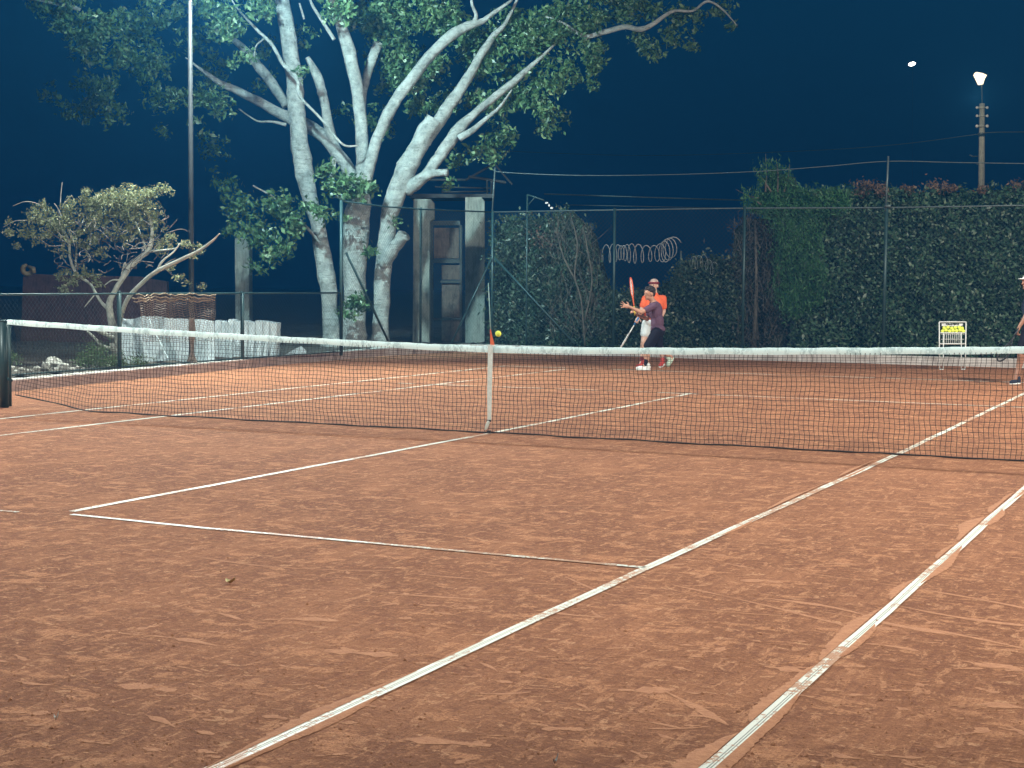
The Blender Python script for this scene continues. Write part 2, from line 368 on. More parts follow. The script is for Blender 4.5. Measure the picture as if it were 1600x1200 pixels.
# scuffs and slide marks: thin skins of pushed-up lighter clay
def scuff(b, px, py, L, wd, ang):
    c = G(px, py); n = 10; d = np.array([math.cos(ang), math.sin(ang)]); nn = np.array([-d[1], d[0]]); ph = rng.random()*9; V = []
    bend = rng.normal()*.08
    for i in range(n+1):
        t_ = i/n; ww = wd*math.sin(math.pi*(.04+.92*t_))**.6*(.7+.35*math.sin(t_*7+ph)+.15*rng.normal()); p = c[:2]+d*L*(t_-.5)+nn*bend*L*math.sin(t_*3.1)
        V += [(*(p-nn*ww*.5), .0012), (*(p+nn*ww*.08), .0022), (*(p+nn*ww*.5), .0012)]
    b.add(V, [(i*3+j, i*3+j+1, i*3+j+4, i*3+j+3) for i in range(n) for j in range(2)])
b = MB()
for (px, py, L, wd, an) in [(1350, 781, .55, .06, -.05), (1455, 820, .22, .09, .2), (1190, 909, .22, .10, .2), (1290, 955, .75, .07, -.45), (1390, 975, .7, .06, -.35), (1540, 965, .9, .05, -.2), (1225, 800, .3, .03, 0), (265, 1000, .5, .05, 0), (250, 820, .3, .05, .3), (45, 913, .8, .025, .5), (120, 778, .8, .025, .5), (200, 772, .5, .03, .2), (470, 970, .35, .09, .4),
     (1010, 1078, .22, .10, .5), (1080, 1103, .55, .05, -.75), (1225, 1045, .16, .09, 0), (1575, 1045, .3, .06, -.5), (1530, 1038, .2, .06, -.4), (1580, 1105, .2, .12, 0), (880, 1140, .15, .07, .4), (900, 960, .3, .05, 0), (1170, 740, .4, .03, 0), (1300, 765, .6, .03, 0), (700, 1160, .3, .1, .2), (730, 745, .5, .03, .1), (880, 735, .35, .03, 0), (900, 712, .4, .03, 0), (1395, 1012, .25, .05, -.2), (230, 1075, .25, .12, .1), (560, 1020, .3, .12, .2), (330, 960, .4, .04, -.2)]:
    scuff(b, px, py, L, wd, an)
for (px, py, L, wd, an) in [(1500, 940, 1.9, .045, -.42), (1180, 945, 1.2, .04, -.5), (1050, 930, 1.4, .035, -.3), (1560, 1010, 1.0, .04, -.5), (760, 905, .9, .03, .1), (620, 930, 1.1, .04, .2), (450, 880, 1.2, .035, .1), (1000, 870, 1.0, .03, .4), (840, 790, 1.2, .03, .5), (560, 760, 1.3, .03, .4), (1100, 690, 1.4, .03, .2), (400, 705, 1.2, .03, .3)]:
    scuff(b, px, py, L, wd, an)
for _ in range(90):
    py = 690+510*rng.random()**1.2; px = rng.uniform(-20, 1620); scuff(b, px, py, rng.uniform(.04, .26), rng.uniform(.012, .045), rng.normal()*.5+.1)
for _ in range(240):
    py = 690+510*rng.random()**1.25; px = rng.uniform(-20, 1620); scuff(b, px, py, rng.uniform(.04, .13), rng.uniform(.02, .06), rng.normal()*.6+.3)
tag(b.build('scuff_marks', M['spill'], None, True), kind='structure')
b = MB(); ico = [(0, 1, 2), (0, 2, 3), (0, 3, 4), (0, 4, 1), (5, 2, 1), (5, 3, 2), (5, 4, 3), (5, 1, 4)]
for _ in range(2600):
    py = 760+440*rng.random(); px = rng.uniform(-20, 1620); c = G(px, py); r_ = rng.uniform(.0018, .0055)*(1 if rng.random() < .93 else 1.8)
    b.add([c+np.array([0, 0, r_]), c+np.array([r_, .2*r_, r_*.3]), c+np.array([0, r_*1.1, r_*.4]), c+np.array([-r_, 0, r_*.3]), c+np.array([.1*r_, -r_, r_*.2]), c+np.array([0, 0, -r_*.4])], ico)
tag(b.build('clay_crumbs', M['spill'], None, False), kind='stuff')
# kerbs
M['kerb2'] = concrete('back_kerb_concrete', (.62, .60, .57), (.42, .38, .35), 3)
def kerb(inner, w, h, name='kerb', km='kerb'):
    P = np.array(inner, float); b = MB(); V = []
    for i in range(len(P)):
        a = P[max(0, i-1)]; c = P[min(len(P)-1, i+1)]; d = (c-a)/np.linalg.norm(c-a); n_ = np.array([-d[1], d[0]])
        o = P[i]+n_*w
        V += [(P[i][0], P[i][1], -.05), (P[i][0], P[i][1], h-.012), (P[i][0]+n_[0]*.012, P[i][1]+n_[1]*.012, h), (o[0], o[1], h), (o[0], o[1], -.05)]
    for i in range(len(P)-1):
        for j in range(4):
            b.m = 1 if j == 2 else 0
            b.add([V[i*5+j], V[i*5+j+1], V[(i+1)*5+j+1], V[(i+1)*5+j]], [(0, 1, 2, 3)])
    o = b.build(name, [M[km], M['kerbtop']], None, False); tag(o, kind='structure'); return o
def dense(P, k=14):
    P = np.array(P, float); out = []
    for a, b in zip(P[:-1], P[1:]):
        for i in range(k): out.append(a+(b-a)*i/k+rng.normal(size=2)*.006)
    out.append(P[-1]); return out
kerb(dense(KL), .26, .16); kerb(dense([(12., 16.75), (-9.0, 16.75)][::-1])[::-1][::-1] if False else dense([(-9.0, 16.75), (12., 16.75)], 60), .26, .17, km='kerb2')
# raised dark earth outside the kerbs
bb = MB(); N = 60
def earth(name, x0, x1, y0, y1, nx, ny, z, mat_):
    b = MB(); V = [(x0+(x1-x0)*i/nx, y0+(y1-y0)*j/ny, z+.05*rng.normal()*.6) for i in range(nx+1) for j in range(ny+1)]
    b.add(V, [(i*(ny+1)+j, (i+1)*(ny+1)+j, (i+1)*(ny+1)+j+1, i*(ny+1)+j+1) for i in range(nx) for j in range(ny)])
    return tag(b.build(name, mat_, None, True), kind='structure')
earth('raised_earth', -22, -9.42, -4, 30, 60, 120, .10, M['soil'])
earth('raised_earth', -9.35, 14, 17.02, 30, 80, 40, .10, M['soil'])

# ------------------------------------------------------------------ tennis net
def nettop(x):
    z = .899+(1.066-.899)*min(1, abs(x)/6.45)**1.15
    return z-.012*math.sin(min(1, abs(x)/6.45)*math.pi)
def netbot(x):
    b = .012+.003*math.sin(x*5)+.0015*math.sin(x*13)
    if x < -5.2: b += (-5.2-x)*.13
    if x > 5.4: b += (x-5.4)*.1
    return b
def netpt(x, t):   # t 0 top .. 1 bottom
    z = nettop(x)*(1-t)+netbot(x)*t
    y = .05*math.sin(t*math.pi)*math.sin(x*.9+.4)+.012*math.sin(x*6.1+t*5)-.03*t*abs(math.sin(x*.5))
    xs = x+.006*math.sin(z*26+x*3.3)+.004*math.sin(x*17+t*9)
    return (xs, y, z+.005*math.sin(x*9.3+t*4)*math.sin(t*math.pi))
t_net = thing('tennis_net', 'long black tennis net with white headband stretched across the clay court', 'tennis net', (0, 0, 0))
b = MB(); XL, XR = -6.36, 6.36
nx = int((XR-XL)/.0465)
for i in range(nx+1):
    x = XL+(XR-XL)*i/nx; b.tube([netpt(x, .05+.95*j/20) for j in range(21)], .0027, 3, False)
for j in range(1, 21):
    b.tube([netpt(XL+(XR-XL)*i/260, .05+.95*j/20) for i in range(261)], .0027, 3, False)
for j in (1.5, 2.5):
    b.tube([netpt(XL+(XR-XL)*i/200, .05+.95*j/20) for i in range(201)], .0012, 3, False)
b.build('mesh', M['cord'], t_net)
b = MB(); n = 300; V = []
for i in range(n+1):
    x = -6.46+12.92*i/n; z = nettop(x); wv = .002*math.sin(x*11)+.0015*math.sin(x*37); wob = .004*math.sin(x*3.1)
    hh = .064+.003*math.sin(x*7)
    V += [(x, -.011+wv, z-hh), (x, -.015+wv+wob*.3, z-hh*.5), (x, -.008, z-.004+wv), (x, .0, z+wv), (x, .008, z-.004+wv), (x, .015-wv, z-hh*.5), (x, .011, z-hh)]
b.add(V, [(i*7+j, (i+1)*7+j, (i+1)*7+j+1, i*7+j+1) for i in range(n) for j in range(6)]); b.build('headband', M['tape'], t_net)
b = MB(); b.tube([netpt(XL+(XR-XL)*i/200, 1.0) for i in range(201)], [.006+.003*abs(math.sin(i*.37)) for i in range(201)], 6); b.build('bottom_cord', M['cord'], t_net)
b = MB()
b.add([(-.026, -.021, .905), (.030, -.021, .905), (.024, -.030, .45), (.018, -.026, .14), (-.024, -.026, .14), (-.028, -.030, .45),
       (-.026, -.017, .905), (.030, -.017, .905), (.024, -.026, .45), (.018, -.022, .14), (-.024, -.022, .14), (-.028, -.026, .45)],
      [(0, 1, 2, 5), (5, 2, 3, 4), (6, 11, 8, 7), (11, 10, 9, 8), (0, 6, 7, 1), (1, 7, 8, 2), (2, 8, 9, 3), (5, 11, 6, 0), (4, 10, 11, 5), (3, 9, 10, 4)])
b.box((0.002, 0, .909), (.056, .044, .006))
b.build('centre_strap', M['strap'], t_net, False)
b = MB(); b.box((-.003, -.033, .135), (.05, .012, .018)); b.build('strap_buckle', M['buckle'], t_net, False)
b = MB(); b.box((-.003, -.033, .02), (.04, .03, .03)); b.build('ground_anchor', M['buckle'], t_net, False)
b = MB(); b.tube([(.0, -.040, .13), (-.010, -.055, .10), (-.020, -.060, .065), (-.030, -.062, .04)], [.018, .020, .018, .008], 6, flat=.3, smooth=3); b.build('strap_tail', M['strap'], t_net)
t = thing('net_post', 'thick dark green steel post holding left end of the tennis net', 'post', (-6.5, 0, 0))
b = MB(); b.tube([(-6.535, .0, 0), (-6.535, .0, 1.04)], .055, 16); b.build('post', M['post'], t)
b = MB(); b.tube([(-6.535, 0, 1.04), (-6.535, 0, 1.06)], [.06, .045], 16); b.build('cap', M['post'], t)
b = MB(); b.tube([(-6.43, -.01, 0.02), (-6.43, -.01, 1.0)], .016, 10); b.tube([(-6.47, 0, .35), (-6.41, -.01, .33)], .02, 8); b.build('lacing_bar', M['post'], t)
b = MB(); b.tube([(-6.585, -.05, 1.0), (-6.575, -.07, .8), (-6.56, -.07, .55)], .008, 6); b.build('crank_cable', M['galv'], t)
t = thing('net_post', 'dark green steel post at the right end of the tennis net', 'post', (6.5, 0, 0))
b = MB(); b.tube([(6.535, .0, 0), (6.535, .0, 1.04)], .055, 16); b.build('post', M['post'], t)
b = MB(); b.tube([(6.535, 0, 1.04), (6.535, 0, 1.06)], [.06, .045], 16); b.build('cap', M['post'], t)
b = MB(); b.tube([(6.43, -.01, 0.02), (6.43, -.01, 1.0)], .016, 10); b.build('lacing_bar', M['post'], t)
# marker on the net centre
t = thing('net_marker', 'thin pale rod rising from orange wedge clipped over the centre of the net', 'marker', (0, .03, .9))
P0 = VY(769, 541, .04); b = MB(); s_ = .0066
b.add([VY(766.3, 549, .03), VY(773.5, 549, .03), VY(773, 540, .03), VY(767, 515, .03), VY(765.5, 515, .03), VY(766.3, 549, .055), VY(773.5, 549, .055), VY(773, 540, .055), VY(767, 515, .055), VY(765.5, 515, .055)],
      [(0, 1, 2, 3, 4), (9, 8, 7, 6, 5), (0, 5, 6, 1), (1, 6, 7, 2), (2, 7, 8, 3), (3, 8, 9, 4), (4, 9, 5, 0)]); b.build('wedge', M['orange'], t, False)
b = MB(); b.tube([VY(766.5, 517, .042), VY(764.8, 480, .042), VY(763, 442, .042), VY(756.5, 439, .042)][:3], [.006, .0048, .0035], 8); b.build('rod', M['rod'], t)

def ball(name, c, label, group=None, r=.0335):
    b = MB(); b.ell((0, 0, 0), np.eye(3)*r, 20, 12)
    # felt seam
    o = b.build(name, [M['ball']], None); o.location = tuple(float(v) for v in c)
    return tag(o, label, 'tennis ball', group)
ball('tennis_ball', T(778.5, 521.5, 17.2), 'yellow tennis ball flying just above the net headband by the centre strap', r=.034)

# ------------------------------------------------------------------ chain link fences
def chain(b, p0, p1, z0, z1, p=.082, r=.0015):
    p0 = np.array(p0, float); p1 = np.array(p1, float); L = np.linalg.norm(p1-p0); d = (p1-p0)/L; H = z1-z0
    n_ = np.array([-d[1], d[0]])
    def pt(s, z, off): return (p0[0]+d[0]*s+n_[0]*off, p0[1]+d[1]*s+n_[1]*off, z0+z)
    sl = 1.0; k = 0; s = -H/sl
    while s < L:
        for sg in (1, -1):
            # wire x = s + z (sg=1) or x = s+H - z
            a, zb = (s, 0.)
            s0, s1_ = (s, s+H) ; za, zc = (0., H)
            if s0 < 0: za = -s0; s0 = 0.
            if s1_ > L: zc = H-(s1_-L); s1_ = L
            if s1_-s0 > .02:
                if sg == 1: q0, q1 = pt(s0, za, .0015), pt(s1_, zc, .0015)
                else: q0, q1 = pt(s0, H-za, -.0015), pt(s1_, H-zc, -.0015)
                b.tube([q0, q1], r, 3, False)
        s += p
def fence_post(t, x, y, z0, z1, r=.024, mat_='post', name='post'):
    b = MB(); b.tube([(x, y, z0), (x, y, z1)], r, 10); b.tube([(x, y, z1), (x, y, z1+.015)], [r*1.15, r*.7], 10); return b.build(name, M[mat_], t)
# low side fence
YA = -6.; LX = -8.78
def lx(y): return -8.98 if y > 5 else -8.98+(5.25-y)*.055
t = thing('low_fence', 'low green chain link fence along the left side of the court with hanging brown net', 'fence', (-9, 5, .15))
t['label'] = 'low dark green chain link fence along the left kerb, up to the tall fence'
b = MB()
segs = [(LX+.5, YA), (-8.95, 1.6), (-9.08, 5.24), (-9.1, 8.6), (-9.1, 11.9)]
for a, c in zip(segs[:-1], segs[1:]): chain(b, a, c, .17, 1.32, .085, .0015)
b.build('wire_mesh', M['wire'], t)
for p in [(-8.62, -2.), (-8.95, 1.6), (-9.08, 5.24), (-9.1, 8.6)]: fence_post(t, p[0], p[1], .1, 1.36, .034)
b = MB(); b.tube([(x, y, 1.33) for x, y in segs], .017, 8); b.build('rail', M['post'], t)
b = MB(); b.tube([(x, y, .175) for x, y in segs], .014, 8); b.build('bottom_rail', M['post'], t)
# tall corner fence (side part)
t = thing('tall_side_fence', 'short tall run of chain link fence in front of the big tree trunk', 'fence', (-9.1, 12, .15))
b = MB(); chain(b, (-9.1, 11.94), (-9.0, 14.9), .17, 3.13); chain(b, (-9.0, 14.9), (-8.27, 16.93), .17, 3.13); b.build('wire_mesh', M['wire'], t)
fence_post(t, -9.1, 11.94, .1, 3.14, .034); fence_post(t, -9.02, 15.05, .1, 3.13, .026)
b = MB(); b.tube([(-9.1, 11.94, 3.13), (-9.05, 13.4, 3.09), (-9.0, 14.9, 3.10), (-8.27, 16.93, 3.12)], .016, 8); b.build('rail', M['post'], t)
b = MB(); b.tube([VX(541, 395, -9.07), VX(606, 532, -9.02)], .024, 8); b.build('brace', M['post'], t)
b = MB(); pk = VX(533, 312, -9.1); b.tube([pk, pk+np.array([-.05, -.08, .08])], .008, 6); b.tube([pk, pk+np.array([.03, .1, .08])], .008, 6); b.tube([pk, pk+np.array([.0, .0, .11])], .008, 6); b.build('spike', M['galv'], t)
# tall back fence
t = thing('back_fence', 'tall green chain link fence along the far end in front of the hedge', 'fence', (0, 16.95, .15))
b = MB(); chain(b, (-8.22, 16.95), (9.5, 16.95), .2, 3.12, .095, .0015); b.build('wire_mesh', M['wire'], t)
for x, h in ((-8.24, 3.14), (-5.33, 3.16), (-2.45, 3.17), (.46, 3.19), (3.5, 3.17), (6.5, 3.17)):
    fence_post(t, x, 16.95, .15, h, .03 if x != .46 else .038)
b = MB(); b.tube([(-8.24, 16.95, 3.12), (-5.33, 16.95, 3.13), (-2.45, 16.95, 3.13), (.46, 16.95, 3.10), (9.5, 16.95, 3.13)], .015, 8); b.build('rail', M['galv'], t)
b = MB(); b.tube([VY(772, 402, 16.93), VY(898, 537, 16.93)], .022, 8); b.build('brace', M['post'], t)
b = MB(); b.tube([VY(768, 404, 16.90), VX(706, 535, -9.05)], .022, 8); b.build('brace', M['post'], t)
b = MB(); b.tube([VY(769, 332, 16.95), VY(773.5, 262, 16.95)], .018, 8); b.build('post_extension', M['galv'], t)
b = MB(); b.tube([VY(1384, 330, 16.93), VY(1388, 244, 16.93)], .02, 8); b.tube([VY(1382, 322, 16.9), VY(1392, 322, 16.9)], .03, 8); b.build('post_extension', M['galv'], t)
b = MB(); w1 = [(773, 262), (783, 269), (900, 274), (1040, 273), (1180, 268), (1290, 260), (1388, 252), (1500, 254), (1700, 257)]
b.tube([VY(x, y, 16.95) for x, y in w1], .009, 6, smooth=5); b.build('top_wire', M['galv'], t)

# floodlight pole standing behind the low fence
pb = VX(299.5, 572, -9.5); pb[2] = .1
t = thing('floodlight_pole', 'tall slim black steel floodlight pole behind the low fence and hanging net', 'light pole', pb)
b = MB(); ptop = VX(297, 0, -9.5); dz = ptop-pb; b.tube([pb, pb+dz*.5, pb+dz*1.16], [.048, .043, .036], 14); b.build('pole', M['hull'], t)
TP = pb+dz*1.16
b = MB(); b.tube([TP+np.array([-.1, -.5, 0]), TP+np.array([.1, .5, 0])], .025, 8); b.build('crossarm', M['hull'], t)
for s in (-1, 1):
    b = MB(); cc = TP+np.array([.1, .4*s, .18]); b.box(cc, (.25, .40, .3)); h_ = b.build('floodlight_head', M['hull'], t, False)
    b = MB(); b.box(cc+np.array([.128, 0, -.02]), (.004, .34, .24)); g = b.build('lens', M['lamp2'], h_, False)

# hanging brown net
t = thing('hanging_net', 'old brown net draped over the low fence and wound round the pole foot', 'net', VX(280, 570, -9.0))
def hp(u, v):  # u 0..1 across, v 0..1 down
    xl = 213+(u)*0; l = 213+10*min(1, v*2); r_ = 340-5*min(1, v*1.5)
    x = l+(r_-l)*u; y = 461+1*math.sin(u*9)+v*72
    p = VX(x, y, -8.99); p[0] += .03*math.sin(u*23)+.02*math.sin(v*9+u*4); p[2] += .012*math.asin(math.sin(u*62+v*2))*.8+.008*math.sin(u*9); return p
b = MB()
for j in range(20): b.tube([hp(i/120, (j+1)/20) for i in range(121)], .0055 if j < 10 else .003, 4, False)
for i in range(26): b.tube([hp(i/25, .05+j/20*.95) for j in range(21)], .004, 4, False)
b.build('netting', M['brownnet'], t)
b = MB()
for k in range(3): b.tube([hp(i/40, -.01+.065*k+.02*math.sin(i*.4+k)) for i in range(-2 if k else 0, 41)], .010, 6)
b.build('rolled_edge', M['tancord'], t)
b = MB()
for k in range(9):
    a = k/9*2*math.pi; pts = []
    for j in range(16):
        v = j/15; ang = a+v*5; rr = .035+.02*math.sin(v*7)+.10*max(0, v-.75)*4*.9
        c = VX(300, 497+v*74, -9.12); pts.append(c+np.array([math.sin(ang)*rr*.6, math.cos(ang)*rr, 0]))
    b.tube(pts, .018, 5)
b.build('wound_tail', M['brownnet'], t)

# ------------------------------------------------------------------ pale slabs, rubble
def slab(px, D, label, group='pale slabs stacked behind the low fence', th=.07, wob=2.):
    b = MB(); P = []
    # roughened outline
    n = len(px)
    for i in range(n):
        a = np.array(px[i], float); c = np.array(px[(i+1) % n], float); L = np.hypot(*(c-a)); k = max(1, int(L/12))
        for j in range(k): P.append(a+(c-a)*j/k+(rng.normal(size=2)*wob*.5 if j else 0))
    b.prism(P, D, th); o = b.build('slab', M['slab'], None, False); tag(o, label, 'slab', group); return o
slab([(186, 498), (232, 496), (262, 560), (200, 572), (190, 560)], 26.9, 'leftmost pale slab, tilted, beside the small tree trunk')
slab([(206, 500), (222, 494), (262, 497), (300, 500), (300, 572), (212, 573)], 27.4, 'widest pale slab, standing broad side out behind the hanging net')
slab([(300, 499), (334, 502), (336, 571), (298, 572)], 27.8, 'pale slab standing right behind the floodlight pole')
x = 336
names = ['next right of the floodlight pole', 'second narrow one right of the pole', 'third narrow one right of the pole', 'fourth narrow one, left of the fence post', 'just left of the green fence post', 'just right of the green fence post', 'third from the right end of the stack', 'second from the right end of the stack', 'rightmost of the upright stack']
for i, nm in enumerate(names):
    wd = [10, 11, 9, 12, 10, 11, 12, 11, 12][i]; sk = 2+i*.3; tp = 501+[0, 1, -2, 1, 0, 2, 0, 1, 3][i]
    slab([(x, tp), (x+wd-.9, tp+1.2), (x+wd-1.1-sk*.8, 570-i*.4), (x-sk*.8+.5, 571-i*.4)], 28.55+.09*i, 'narrow pale slab on edge, '+nm, th=.5, wob=1.)
    x += wd
slab([(428, 566), (470, 541), (478, 548), (478, 563)], 29.9, 'loose pale wedge of slab lying low by the big tree roots')
def rock(px, py, wpx, hpx, D, label, mat_='rock'):
    b = MB(); s = 1/ppm(D); c = T(px, py, D)
    b.ell((0, 0, 0), [[wpx*s*.5, 0, 0], [0, wpx*s*.4, 0], [0, 0, hpx*s*.5]], 9, 6, .13)
    o = b.build('rock', M[mat_], None, False); o.location = tuple(c); o.rotation_euler = (random.uniform(-.3, .3), random.uniform(-.3, .3), random.uniform(0, 6)); tag(o, label, 'rock', 'rocks behind the low fence'); return o
rock(85, 566, 26, 16, 25.2, 'largest grey rock leaning on the heap behind the low fence')
rock(72, 572, 18, 14, 24.6, 'rounded rock at left end of the heap')
rock(100, 574, 24, 12, 24.6, 'flat pale rock in the middle of the heap')
rock(88, 578, 12, 9, 24.2, 'small white rock in front of the heap')
rock(114, 577, 10, 7, 24.3, 'small white rock right of the heap')
rock(121, 575, 9, 7, 24.3, 'small pale rock between heap and weeds')
rock(130, 577, 8, 6, 24.3, 'last small pale rock at right end of the row')
rock(58, 576, 14, 8, 24.3, 'low grey rock left of the heap')
for i, (px, py, ww, hh) in enumerate([(25, 580, 9, 5), (34, 577, 10, 6), (45, 580, 11, 6), (18, 575, 10, 6)]):
    rock(px, py, ww, hh, 24.0, ['small pale stone, second right of the net post', 'small pale stone, third right of the net post', 'pale stone next to the low grey rock', 'small pale stone nearest to the net post'][i])
# weeds
C = []
for (px, py, r_, n_) in [(150, 555, 20, 900), (170, 568, 16, 600), (130, 565, 14, 400), (186, 570, 14, 300), (215, 568, 18, 300), (20, 560, 14, 150)]:
    D = 25.6
    for _ in range(n_): a = rng.normal(size=3)*[r_*.55, r_*.45, 0]; C.append(T(px+a[0], min(py+a[1], 580), D+rng.normal()*.3))
tag(leaves('weeds', C, .055, M['weed'], None, .3, -.4), 'low green weeds growing behind the low fence', 'weeds', None, 'stuff')

# dim brick wall and tan pot at far left
t = thing('brick_wall', 'dim reddish brick wall in the dark behind the yellowish tree', 'wall', T(110, 540, 36))
b = MB(); b.prism([(36, 432), (52, 428), (90, 430), (150, 431), (215, 432), (260, 440), (262, 560), (32, 560)], 36, .25); b.build('wall', M['brick'], t, False)
t = thing('curled_pipe_end', 'small tan curled pipe end on top of the dim brick wall', 'pipe', T(43, 421, 36))
b = MB(); pts = [T(43+7.5*math.cos(a)*(1 if a < 5 else 1), 421+7*math.sin(a), 36-.02*a) for a in np.linspace(-.6, 4.6, 14)]
b.tube(pts, [.03, .05, .06]+[.06]*9+[.045, .03], 8); b.tube([T(44, 416, 35.9), T(52, 420, 35.9), T(53, 427, 35.9)], [.03, .06, .05], 8); b.build('pipe', M['tan'], t)

# ------------------------------------------------------------------ concrete pillars, curtained door, open roof frame
def pillar(px, D, label, th=.45):
    t = thing('concrete_pillar', label, 'pillar', T(px[0][0], 545, D), 'concrete pillars behind the fence')
    b = MB(); b.prism(px, D, th); b.build('shaft', M['pillar'], t, False); return t
pillar([(646, 311), (673, 311), (678, 317), (678, 342), (671, 346), (671, 545), (645, 545)], 37.3, 'pale concrete pillar just right of the big tree trunk')
pillar([(727, 308), (752, 308), (757, 315), (757, 545), (727, 545)], 37.6, 'pale stained concrete pillar beside the fence corner post')
pillar([(367, 372), (389, 372), (390, 540), (368, 540)], 36.5, 'dim grey pillar below leaves between floodlight pole and big tree')
t = thing('curtained_door', 'dark framed door with faded brown panels between two concrete pillars', 'door', T(700, 545, 38.2))
b = MB(); b.prism([(678, 356), (717, 356), (717, 404), (678, 404)], 38.2, .03); b.build('upper_panel', M['panel'], t, False)
for y0, y1, x0, x1 in ((414, 437, 690, 720), (443, 496, 690, 718), (500, 545, 690, 718)):
    b = MB(); b.prism([(x0, y0), (x1, y0), (x1, y1), (x0, y1)], 38.2, .03); b.build('lower_panel', M['panel'], t, False)
b = MB()
for (x0, y0, x1, y1) in ((672, 345, 719, 352), (672, 352, 677, 545), (718, 352, 722, 545), (671, 405, 722, 411), (688, 438, 722, 442), (676, 497, 720, 500)):
    b.prism([(x0, y0), (x1, y0), (x1, y1), (x0, y1)], 38.1, .08)
b.build('frame', M['frame'], t, False)
t = thing('roof_frame', 'dark open timber roof frame above the concrete pillars', 'roof frame', T(740, 308, 38.5))
b = MB()
for x0, y0, x1, y1, r_ in ((660, 281, 728, 281, .03), (728, 281, 772, 256, .03), (772, 256, 800, 288, .025), (732, 276, 790, 285, .035), (640, 306, 772, 306, .05), (761, 282, 761, 306, .03), (768, 284, 768, 306, .03), (680, 292, 765, 294, .02), (690, 300, 765, 299, .02)):
    b.tube([T(x0, y0, 38.5), T(x1, y1, 38.9)], r_, 6)
b.build('beams', M['rooft'], t, False)
b = MB(); b.prism([(640, 303), (770, 303), (770, 309), (640, 309)], 38.4, 1.6); b.build('eaves_board', M['rooft'], t, False)

# ------------------------------------------------------------------ trees
def limb(b, pts, D0, n=9, smooth=6, wob=.03, up=None):
    P = [T(p[0], p[1], D0+(p[3] if len(p) > 3 else 0)) for p in pts]; r_ = [p[2]/2/ppm(D0) for p in pts]
    b.tube(P, r_, n, True, smooth, wob, lump=.085 if n > 8 else .05)
D0 = 34.
big = thing('big_tree', 'huge spreading tree with pale smooth forking trunks and dark leaves above the fence', 'tree', T(565, 555, D0))
b = MB()
limb(b, [(514, 566, 44), (518, 530, 28), (515, 480, 25), (511, 437, 27), (503, 390, 25), (494, 344, 22), (482, 300, 26), (472, 250, 28), (468, 219, 27), (462, 156, 28), (456, 94, 24), (446, 31, 24), (436, -20, 22), (425, -90, 18), (418, -190, 8)], D0, 14)
limb(b, [(553, 568, 60), (554, 535, 44), (554, 500, 37), (554, 430, 36), (557, 350, 40), (562, 310, 34), (568, 285, 24), (567, 255, 22), (566, 215, 20), (560, 156, 20), (552, 109, 20), (542, 69, 20), (529, 31, 17), (515, -10, 14), (500, -70, 10), (490, -150, 4)], D0, 14)
limb(b, [(592, 568, 44), (594, 540, 30), (595, 500, 26), (597, 450, 26), (601, 400, 24), (606, 350, 27), (615, 315, 30), (628, 282, 32), (638, 258, 32), (650, 236, 30), (664, 208, 27), (678, 186, 24)], D0-.15, 14)
b.build('trunk', M['bark'], big)
